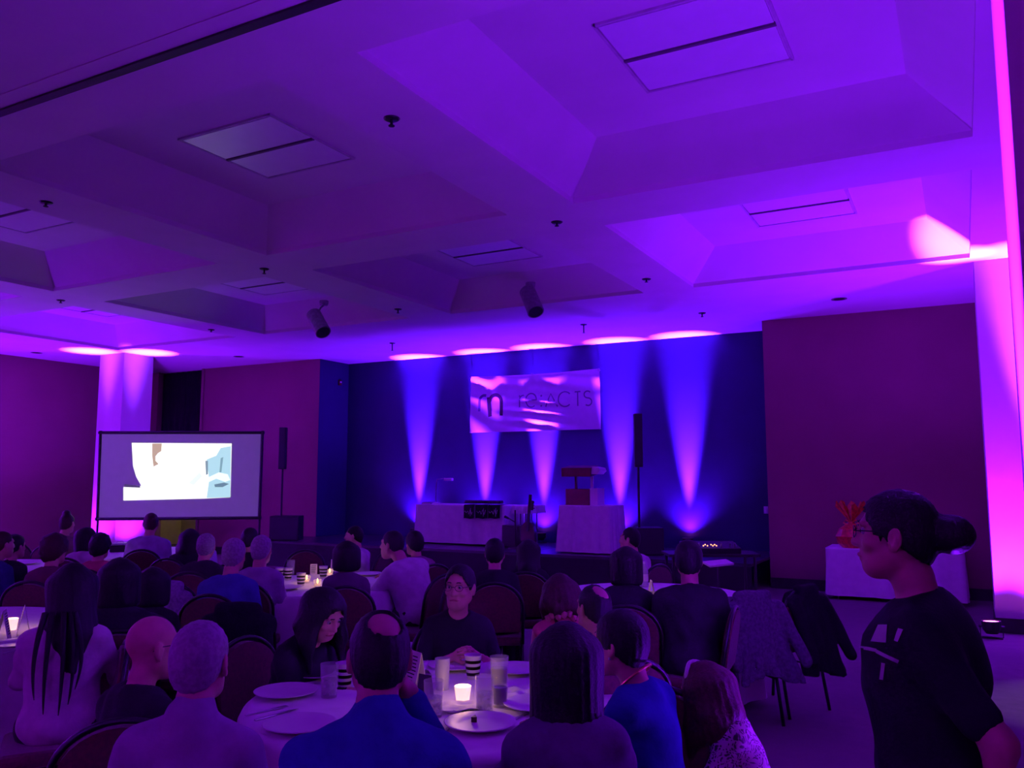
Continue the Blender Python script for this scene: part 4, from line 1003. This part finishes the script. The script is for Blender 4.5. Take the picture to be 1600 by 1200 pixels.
pic('picture', [(321, 720), (325, 720), (325, 741), (322, 742)], em('projected_slate2', (.25, .36, .45), .8), .0042)
pic('picture', [(345, 716), (349, 714), (346, 738), (343, 738)], em('projected_shadow', (.25, .45, .55), .8), .0042)
pic('picture', [(295, 755), (312, 738), (316, 744), (303, 758)], em('projected_grey', (.75, .82, .86), 1.1), .0036)

# ================================================================== STAGE
def rect_cloth(name, c, w_, d_, rz, z0, z1, flare, label, group, seed=0, mate=None, rows=8):
    bm = NB(); rnd = random.Random(seed); N = 30
    per = []
    for (ax, ay, bx, by) in ((-1, -1, 1, -1), (1, -1, 1, 1), (1, 1, -1, 1), (-1, 1, -1, -1)):
        for i in range(N): u = i/N; per.append((ax+(bx-ax)*u, ay+(by-ay)*u))
    ph = rnd.random()*6; rings = []
    prof = [(1, 0, z1), (1.0, .2, z1-.02)]+[(1+flare*k/rows, .2+.8*k/rows, z1-.02-(z1-.02-z0)*k/rows) for k in range(1, rows+1)]
    for f_, wv, z in prof:
        ring = []
        for i, (x, y) in enumerate(per):
            o_ = wv*(.022*math.sin(i*.62+ph)+.016*math.sin(i*1.13+2*ph)); X, Y = x*w_/2, y*d_/2
            l = math.hypot(x, y); ext = flare*(f_-1)/max(flare, 1e-6)*.30
            ring.append(bm.verts.new((X+x/l*(o_+ext*w_*.5), Y+y/l*(o_+ext*w_*.5), z)))
        rings.append(ring)
    bm.faces.new(rings[0])
    M = len(per)
    for A, B in zip(rings, rings[1:]):
        for i in range(M): j = (i+1) % M; bm.faces.new((A[i], B[i], B[j], A[j]))
    o = obj(name, bm, mate or CLOTH, None, (c[0], c[1], 0), True); o.rotation_euler = (0, 0, rz); tag(o, label, 'tablecloth', group); return o
def fold_table(c, w_, d_, rz, z0, zt, label):
    t = empty('folding_table', (c[0], c[1], z0), rz); tag(t, label, 'table', 'folding tables'); h = zt-z0
    bm = NB(); box(bm, (0, 0, h-.03), (w_, d_, .04), bev=.008); obj('tabletop', bm, mat('grey_tabletop', (.5, .5, .5), .6, var=.05), t)
    for sx in (-1, 1):
        for sy in (-1, 1): bm = NB(); cyl(bm, (sx*(w_/2-.12), sy*(d_/2-.08), 0), (sx*(w_/2-.12), sy*(d_/2-.08), h-.05), .014, seg=8); obj('leg', bm, GREYMETAL, t)
    return t
a, b = at_z(648, 847, SZ+.02), at_z(789, 853, SZ+.02); TY = (a.y+b.y)/2
cA = ((a.x+b.x)/2, TY+.38); wA = b.x-a.x; STZ = at_y(715, 789, TY).z
fold_table(cA, wA-.04, .72, 0, SZ, STZ-.005, 'long folding table on the stage under a white cloth')
rect_cloth('tablecloth', cA, wA, .76, 0, SZ+.03, STZ, .04, 'white cloth on the long stage table', 'stage tablecloths', 11)
e = at_y(832, 789, TY+.45); cB = ((b.x+e.x)/2+.06, TY+.50)
fold_table(cB, e.x-b.x+.02, .6, 0, SZ, STZ-.005, 'short table end sticking out right of the white stage cloth')
rect_cloth('tablecloth', cB, e.x-b.x+.04, .62, 0, STZ-.14, STZ, .01, 'short white cloth on the right end of the stage table', 'stage tablecloths', 12, rows=3)
# three folded dark shirts hanging over the table front
for k, (x0, x1) in enumerate(((726, 742), (744.5, 763), (764, 782))):
    A, B = at_y(x0, 786, TY-.035), at_y(x1, 786, TY-.035); zb = at_y((x0+x1)/2, 810, TY-.03).z; w_ = B.x-A.x
    t = empty('hanging_shirt', ((A.x+B.x)/2, TY-.035, STZ)); tag(t, 'folded black shirt with white script over the stage table, %s of three' % ('left', 'middle', 'right')[k], 'shirt', 'folded shirts on the stage table')
    bm = NB(); pr = [(.0, .012), (-.02, .006), (-.028, -.03), (-.030, zb-STZ)]
    N = 8; rows = []
    for y, z in [(.30, .012)]+pr: rows.append([bm.verts.new((-w_/2+w_*i/N, y-.006*math.sin(i*1.1+k), z+(.006*math.sin(i) if z < -.1 else 0))) for i in range(N+1)])
    for r0, r1 in zip(rows, rows[1:]):
        for i in range(N): bm.faces.new((r0[i], r0[i+1], r1[i+1], r1[i]))
    bmesh.ops.solidify(bm, geom=list(bm.faces), thickness=.012); obj('cloth_panel', bm, mat('black_cotton', (.014, .012, .018), .9, var=.2), t)
    bm = NB(); zc = (zb-STZ)*.5; pts = [(-w_*.38+w_*.76*i/14, -.052, zc+.045*math.sin(i*1.35+k)*(.4+.6*(i > 6))) for i in range(15)]
    tube(bm, pts, .0045, 5); tube(bm, [(w_*.22, -.052, zc+.07), (w_*.2, -.052, zc-.075)], .0045, 5); obj('script_print', bm, mat('white_script', (.5, .48, .5), .8, var=.05), t)
# desk lamp on stage table
p = at_y(681, 784, TY+.40); t = empty('desk_lamp', (p.x, TY+.40, STZ)); tag(t, 'slim desk lamp with a pale flat head on the stage table', 'lamp')
h = at_y(683, 749, TY+.40).z-STZ; dx = at_y(701, 749, TY+.40).x-p.x
bm = NB(); lathe(bm, [(0, 0), (.10, 0), (.10, .012), (.03, .03), (0, .03)], 20); obj('base', bm, CUPW, t)
bm = NB(); tube(bm, [(0, 0, .03), (.0, 0, h*.6), (.02, 0, h)], .009); obj('stem', bm, GREYMETAL, t)
bm = NB(); tube(bm, [(.02, 0, h), (dx-.08, 0, h+.02)], .008); obj('arm', bm, GREYMETAL, t)
bm = NB(); box(bm, (dx, 0, h), (.17, .08, .05), bev=.01); obj('lamp_head', bm, CUPW, t)
p = at_y(669, 784, TY+.3); t = empty('book', (p.x, TY+.3, STZ), .2); tag(t, 'dark closed book lying beside the desk lamp', 'book')
bm = NB(); box(bm, (0, 0, .016), (.16, .22, .026)); obj('pages', bm, PAPER, t); bm = NB(); box(bm, (0, 0, .0015), (.17, .23, .003)); box(bm, (0, 0, .0315), (.17, .23, .004)); box(bm, (-.084, 0, .016), (.004, .23, .03)); obj('cover', bm, BLACK, t)
# long dark case lying on the shirts
p = at_y(755, 783, TY+.2); t = empty('music_case', (p.x, TY+.22, STZ+.025)); tag(t, 'long dark case lying on the stage table above the shirts', 'case')
bm = NB(); box(bm, (0, 0, .03), (.75, .16, .06), bev=.02); obj('shell', bm, BLACK, t); bm = NB(); tube(bm, [(-.07, -.085, .03), (-.06, -.11, .035), (.06, -.11, .035), (.07, -.085, .03)], .008); obj('handle', bm, DARKMETAL, t)
# microphone stand and guitar right of the table
yy = TY-.15; p = at_y(805, 838, yy); t = empty('microphone_stand', (p.x, yy, SZ)); tag(t, 'black microphone stand with a short boom at the table end', 'stand')
h = at_y(804, 797, yy).z-SZ
bm = NB(); lathe(bm, [(0, 0), (.13, 0), (.13, .015), (.03, .03), (0, .03)], 20); obj('base', bm, BLACK, t)
bm = NB(); cyl(bm, (0, 0, .03), (0, 0, h), .013, seg=8); obj('pole', bm, BLACK, t)
bm = NB(); q = at_y(795, 810, yy); tube(bm, [(0, 0, at_y(804, 816, yy).z-SZ), (q.x-p.x, 0, q.z-SZ)], .010); obj('boom', bm, BLACK, t)
bm = NB(); q = (q.x-p.x, 0, q.z-SZ); cyl(bm, q, (q[0]-.08, 0, q[2]+.03), .016, .024, 10); obj('microphone', bm, DARKMETAL, t)
yy = TY-.30; p = at_y(826, 862, yy); t = empty('guitar', (p.x, yy, SZ)); tag(t, 'dark guitar upright on the stage with its neck showing against the uplight', 'guitar')
top = at_y(833, 783, yy); H_ = top.z-SZ; dx = top.x-p.x
bm = NB(); out = []
for i in range(40):
    a = 2*math.pi*i/40; r = .17+.035*math.cos(2*a); out.append((r*math.sin(a)*.95, -.04, .24-r*1.15*math.cos(a)))
poly_prism(bm, out, (0, .09, 0)); obj('guitar_body', bm, mat('dark_lacquer', (.05, .02, .012), .25, var=.2, coat=.5), t)
bm = NB(); box(bm, (dx*.35, -.045, .62), (.05, .02, .62), Matrix.Rotation(math.atan2(dx, H_)*.9, 3, 'Y')); obj('neck', bm, BLACK, t)
bm = NB(); box(bm, (dx*.9, -.045, H_-.07), (.075, .02, .16), Matrix.Rotation(math.atan2(dx, H_), 3, 'Y'), .006)
for s in (-1, 1):
    for k in range(3): cyl(bm, (dx*.9+s*.035, -.045, H_-.12+.05*k), (dx*.9+s*.058, -.045, H_-.12+.05*k), .008, seg=6)
obj('headstock', bm, BLACK, t)
bm = NB(); tube(bm, [(-.14, -.1, 0), (-.09, -.02, .18), (0, .07, .42), (.09, -.02, .18), (.14, -.1, 0)], .010); tube(bm, [(0, .07, .42), (0, .25, 0)], .010); obj('stand', bm, BLACK, t)
bm = NB(); box(bm, (0, 0, .2), (.42, .26, .38), bev=.015); p = at_y(803, 862, TY-.05); q = empty('stage_amplifier', (p.x, TY-.02-.0, SZ)); q.location.y = TY+.02
obj('cabinet', bm, BLACK, q); tag(q, 'small black amplifier on the stage under the table end', 'amplifier')
bm = NB(); box(bm, (0, -.132, .17), (.36, .006, .28)); obj('grille', bm, mat('speaker_grille', (.03, .03, .035), .8, bump=.5, bscale=400), q)
# lectern table
a, b = at_z(868, 861, SZ+.02), at_z(953, 867, SZ+.02); ty = (a.y+b.y)/2; cw = b.x-a.x; ltz = at_y(908, 790, ty+.08).z
cL = ((a.x+b.x)/2, ty+.42)
fold_table(cL, cw*.80, .62, 0, SZ, ltz-.005, 'small table on the stage under the lectern cloth')
rect_cloth('tablecloth', cL, cw*.84, .66, 0, SZ+.02, ltz, .34, 'floor-length white cloth on the small lectern table', 'stage tablecloths', 14)
fy = ty+.25
def LX_(x): return at_y(x, 780, fy).x-cL[0]
def LZ_(y): return at_y(905, y, fy).z-ltz
RED = mat('red_lacquered_wood', (.10, .007, .010), .4, var=.15, scale=12)
t = empty('tabletop_lectern', (cL[0], fy, ltz)); tag(t, 'red tabletop lectern with pale side panels on the small stage table', 'lectern')
bm = NB(); box(bm, ((LX_(884)+LX_(921))/2, .12, LZ_(764)/2), (LX_(921)-LX_(884), .26, LZ_(764)), bev=.006); obj('lower_box', bm, RED, t)
bm = NB(); box(bm, ((LX_(922)+LX_(934))/2, .14, LZ_(763)/2), (LX_(934)-LX_(922), .30, LZ_(763)), bev=.004); obj('side_panel', bm, CUPW, t)
for x in (896, 921):
    bm = NB(); box(bm, (LX_(x), .12, (LZ_(764)+LZ_(743))/2), (.035, .05, LZ_(743)-LZ_(764)+.02)); obj('post', bm, RED if x < 900 else CUPW, t)
bm = NB(); box(bm, ((LX_(879)+LX_(925))/2, .12, (LZ_(743)+LZ_(729))/2), (LX_(925)-LX_(879), .34, LZ_(729)-LZ_(743)), Matrix.Rotation(.12, 3, 'X'), .006); obj('reading_shelf', bm, RED, t)
bm = NB(); poly_prism(bm, [(LX_(925), -.02, LZ_(741)), (LX_(934), -.02, LZ_(741)), (LX_(939), -.02, LZ_(736)), (LX_(937), -.02, LZ_(731)), (LX_(926), -.02, LZ_(729))], (0, .28, 0)); obj('shelf_end', bm, CUPW, t)
# column loudspeakers
def column_speaker(px, sw, D, ptop, pbot, sub_top, label, subpx=None):
    c = at_d(px, 745, D); sc = at_d(subpx or px, 745, D); z1 = at_d(px, ptop, D).z; z0 = at_d(px, pbot, D).z; zs = at_d(px, sub_top, D).z
    t = empty('column_loudspeaker', (c.x, c.y, SZ), -YAW); tag(t, label, 'loudspeaker', 'column loudspeakers')
    off = (sc-c).dot(SX)
    bm = NB(); box(bm, (off, .15, (zs-SZ)/2), (sw, .42, zs-SZ), bev=.012); s_ = obj('subwoofer', bm, BLACK, t)
    bm = NB(); box(bm, (off, -.064, (zs-SZ)/2), (sw-.05, .01, zs-SZ-.06)); obj('grille', bm, mat('speaker_grille', (.03, .03, .035), .8, bump=.5, bscale=400), s_)
    bm = NB(); cyl(bm, (0, .1, zs-SZ), (0, .1, z0-SZ+.02), .019, seg=10); obj('pole', bm, BLACK, t)
    bm = NB(); box(bm, (0, .08, (z0+z1)/2-SZ), (.13, .15, z1-z0), bev=.01); a_ = obj('array', bm, BLACK, t)
    bm = NB(); box(bm, (0, .003, (z0+z1)/2-SZ), (.10, .008, z1-z0-.05)); obj('grille', bm, mat('speaker_grille', (.03, .03, .035), .8, bump=.5, bscale=400), a_)
column_speaker(439, .56, 16.3, 667, 733, 806, 'tall black column loudspeaker left of the stage beside the screen', 447)
column_speaker(999, .42, 13.3, 645, 730, 824, 'tall black column loudspeaker right of the lectern', 1014)
# banner
bz = [at_y(736, 590, YA-.05), at_y(938, 575, YA-.05), at_y(939, 671, YA-.05), at_y(734, 676, YA-.05)]
bx0, bx1, bz0, bz1 = bz[0].x, bz[1].x, (bz[2].z+bz[3].z)/2, (bz[0].z+bz[1].z)/2; BW, BH = bx1-bx0, bz1-bz0
def bwave(u, v):       # ripple depth of the vinyl
    d1 = math.hypot(u-.0, v-1); d2 = math.hypot((u-.56)*2.2, (v-.30)*1.4)
    return .016*math.sin(9*u+5*v+1)*.6 + .014*math.exp(-d1*3)*math.sin(26*(u-(1-v)*.6)) + .026*math.exp(-d2*d2*5)*math.sin(21*u+17*v)*math.cos(19*v-7*u) + .014*math.sin(14*v+2*u)*math.exp(-(v-.85)**2*20)
banner = empty('vinyl_banner', (bx0, YA-.06, bz0)); tag(banner, 'wrinkled white vinyl banner reading re:ACTS on the stage wall', 'banner')
bm = NB(); NX, NY = 90, 44; g = [[bm.verts.new((BW*i/NX, -bwave(i/NX, j/NY)-.012, BH*j/NY - (.03*math.sin(math.pi*i/NX) if j == NY else 0))) for j in range(NY+1)] for i in range(NX+1)]
for i in range(NX):
    for j in range(NY): bm.faces.new((g[i][j], g[i+1][j], g[i+1][j+1], g[i][j+1]))
obj('sheet', bm, mat('white_vinyl', (.62, .55, .66), .22, var=.03, spec=.6, coat=.3), banner, smooth=True)
def stroke(bm, pts, w_, sub=6):
    P = []
    for a, b in zip(pts, pts[1:]):
        for k in range(sub): P.append((a[0]+(b[0]-a[0])*k/sub, a[1]+(b[1]-a[1])*k/sub))
    P.append(pts[-1]); L = []
    for i, p in enumerate(P):
        a, b = P[max(i-1, 0)], P[min(i+1, len(P)-1)]; dx, dy = (b[0]-a[0])*BW, (b[1]-a[1])*BH; l = math.hypot(dx, dy) or 1
        nx, ny = -dy/l*w_/2/BW, dx/l*w_/2/BH
        L.append([bm.verts.new((u*BW, -bwave(u, v)-.016, v*BH)) for u, v in ((p[0]+nx, p[1]+ny), (p[0]-nx, p[1]-ny))])
    for A, B in zip(L, L[1:]): bm.faces.new((A[0], A[1], B[1], B[0]))
def bp(x, y): return ((x-105)/1350, 1-((y-(190-.067*(x-105)))/(575+.045*(x-105))))   # from the 6.67x crop of the photograph to banner u, v
def arc(cx, cy, rx, ry, a0, a1, n=14): return [bp(cx+rx*math.cos(rad(a0+(a1-a0)*i/n)), cy+ry*math.sin(rad(a0+(a1-a0)*i/n))) for i in range(n+1)]
DK = mat('banner_black_ink', (.02, .006, .02), .4, var=.1); GY = mat('banner_grey_ink', (.16, .13, .22), .4, var=.05)
bm = NB(); stroke(bm, [bp(205, 545), bp(207, 450)]+arc(262, 440, 52, 60, 190, 290, 8), .055, 3); o = obj('logo_mark', bm, mat('banner_fading_ink', (.10, .06, .18), .4, var=.3, scale=6), banner)
bm = NB(); stroke(bm, [bp(325, 600), bp(312, 480), bp(308, 400)], .085, 4); stroke(bm, [bp(312, 440)]+arc(385, 440, 62, 65, 185, 360, 12)+[bp(445, 590)], .075, 3); obj('logo_mark', bm, DK, banner)
W_ = .026
for ch, sts in (('r', [[bp(645, 505), bp(645, 380)], arc(685, 430, 40, 50, 195, 280, 6)]), ('e', [[bp(712, 432), bp(826, 428)]+arc(768, 432, 58, 72, 0, -310, 18)]), ('colon', [arc(872, 385, 4, 4, 0, 360, 6), arc(872, 490, 4, 4, 0, 360, 6)]),
                ('A', [[bp(915, 500), bp(965, 362), bp(1035, 498)], [bp(935, 455), bp(1005, 452)]]), ('C', [arc(1110, 420, 68, 78, -45, -315, 16)]), ('T', [[bp(1205, 345), bp(1262, 340)], [bp(1234, 342), bp(1236, 492)]]), ('S', [arc(1332, 372, 34, 36, -40, -250, 10)+arc(1336, 448, 36, 40, -70, 130, 10)])):
    bm = NB()
    for s_ in sts: stroke(bm, s_, W_, 2)
    o = obj('letter', bm, GY, banner)
for u, v in ((0, 1), (1, 1), (0, 0), (1, 0), (.5, 1)):
    bm = NB(); cyl(bm, (u*BW*.985+.015, -.04, v*BH*.97+.01), (u*BW*.985+.015, .05, v*BH*.97+.01), .012, seg=10); obj('eyelet', bm, STEEL, banner)
# fire alarm on alcove side wall, light switch on the other
p = at_x(508+22, 598, AL); bm = NB(); t = empty('fire_alarm', (AL, p.y, p.z)); tag(t, 'small red fire alarm on the navy side wall of the alcove', 'alarm')
bm = NB(); box(bm, (.02, 0, 0), (.04, .09, .12), bev=.008); obj('case', bm, RED, t); bm = NB(); box(bm, (.044, 0, .01), (.01, .05, .03)); obj('strobe', bm, CUPW, t)
p = at_y(1202, 797, YA-.01); t = empty('light_switch', (p.x-.05, YA, p.z)); tag(t, 'small pale switch plate at the right end of the navy wall', 'switch')
bm = NB(); box(bm, (0, -.005, 0), (.08, .010, .12), bev=.003); obj('plate', bm, CUPW, t); bm = NB(); box(bm, (0, -.014, 0), (.02, .012, .04)); obj('toggle', bm, CUPW, t)
# sound desk with orange lights, laptop beside it
D_ = 9.3; c = at_d(1112, 858, D_); t = empty('sound_desk', (c.x, c.y, 0), -YAW); tag(t, 'dark sound desk with a row of orange lights right of the stage', 'sound desk'); zt = c.z
bm = NB(); box(bm, (0, .1, zt-.06), (1.0, .5, .03)); obj('tabletop', bm, BLACK, t)
for sx in (-1, 1):
    for sy in (-1, 1): bm = NB(); cyl(bm, (sx*.45, .1+sy*.2, 0), (sx*.45, .1+sy*.2, zt-.07), .016, seg=8); obj('leg', bm, BLACK, t)
bm = NB(); box(bm, (0, .1, zt), (.62, .36, .09), Matrix.Rotation(.15, 3, 'X'), .01); mx_ = obj('mixer', bm, BLACK, t)
LEDM = mat('orange_led', (.9, .3, .1), .4, emit=(1, .35, .12), estr=3, var=.01)
for i, x in enumerate((-.105, -.085, -.06, -.02, .0, .02, .04)):
    bm = NB(); bmesh.ops.create_icosphere(bm, subdivisions=1, radius=.008); obj('indicator', bm, LEDM, mx_, (x, -.06, zt+.042+.012*(i % 2)))
for x in (-.25, -.15, .1, .2, .25):
    bm = NB(); cyl(bm, (x, -.03, zt+.03), (x, -.04, zt+.07), .010, seg=8); obj('knob', bm, GREYMETAL, mx_)
c = at_d(1122, 880, 7.2); t = empty('music_stand', (c.x, c.y, 0), view(1122, -20)); tag(t, 'music stand with a pale tilted desk behind the broad-backed guest', 'music stand')
bm = NB(); box(bm, (0, 0, c.z), (.24, .015, .12), Matrix.Rotation(-1.35, 3, 'X') @ Matrix.Rotation(-.25, 3, 'Y')); obj('desk', bm, CUPW, t)
bm = NB(); cyl(bm, (0, 0, .04), (0, 0, c.z), .012, seg=8); obj('pole', bm, BLACK, t)
for k in range(3): bm = NB(); a = 2.1*k; tube(bm, [(0, 0, .2), (.22*math.cos(a), .22*math.sin(a), .0)], .008, 6); obj('leg', bm, BLACK, t)
# side table with gift basket by the right back wall
yf = YB-.82; a, b = at_y(1287, 890, yf).x, at_y(1512, 890, yf).x; ztab = at_y(1400, 860, yf).z; zb = at_y(1300, 930, yf).z
cT = ((a+b)/2, yf+.38); fold_table(cT, b-a-.1, .70, 0, 0, ztab-.005, 'folding table at the right back wall under a white cloth')
rect_cloth('tablecloth', cT, b-a-.06, .74, 0, max(.03, zb), ztab, .05, 'white cloth on the table at the right back wall', 'side tablecloths', 15)
p = at_z(1330, 857, ztab); t = empty('gift_basket', (p.x, yf+.2, ztab)); tag(t, 'red gift basket wrapped with an orange bow on the side table', 'gift basket')
REDF = mat('red_foil', (.55, .03, .03), .3, var=.3, scale=25, coat=.4); ORF = mat('orange_cellophane', (.85, .25, .06), .3, var=.2, scale=20)
bm = NB(); lathe(bm, [(0, 0), (.13, 0), (.20, .06), (.22, .16), (.17, .26), (.07, .33), (.035, .36), (0, .36)], 26)
for v in bm.verts: v.co.x *= 1+.06*math.sin(v.co.z*60+5*v.co.y); v.co.y *= 1+.06*math.cos(v.co.z*50)
obj('wrapped_body', bm, REDF, t)
bm = NB(); rnd = random.Random(5)
for i in range(9):
    a_ = 2*math.pi*i/9; L = .20+.08*rnd.random(); e1 = Vector((math.cos(a_)*L*.75, math.sin(a_)*L*.75, .36+L)); e2 = Vector((math.cos(a_+.5)*L*.8, math.sin(a_+.5)*L*.8, .34+L*.9))
    vs = [bm.verts.new(v_) for v_ in (Vector((0, 0, .34)), e1, (e1+e2)*.5+Vector((0, 0, .05)), e2)]; bm.faces.new(vs)
bmesh.ops.solidify(bm, geom=list(bm.faces), thickness=.004); obj('cellophane_top', bm, ORF, t)
bm = NB(); 
for s in (-1, 1): tube(bm, [(0, -.03, .345), (s*.07, -.05, .39), (s*.10, -.05, .345), (s*.05, -.05, .32), (0, -.03, .345)], .010)
obj('bow', bm, ORF, t)
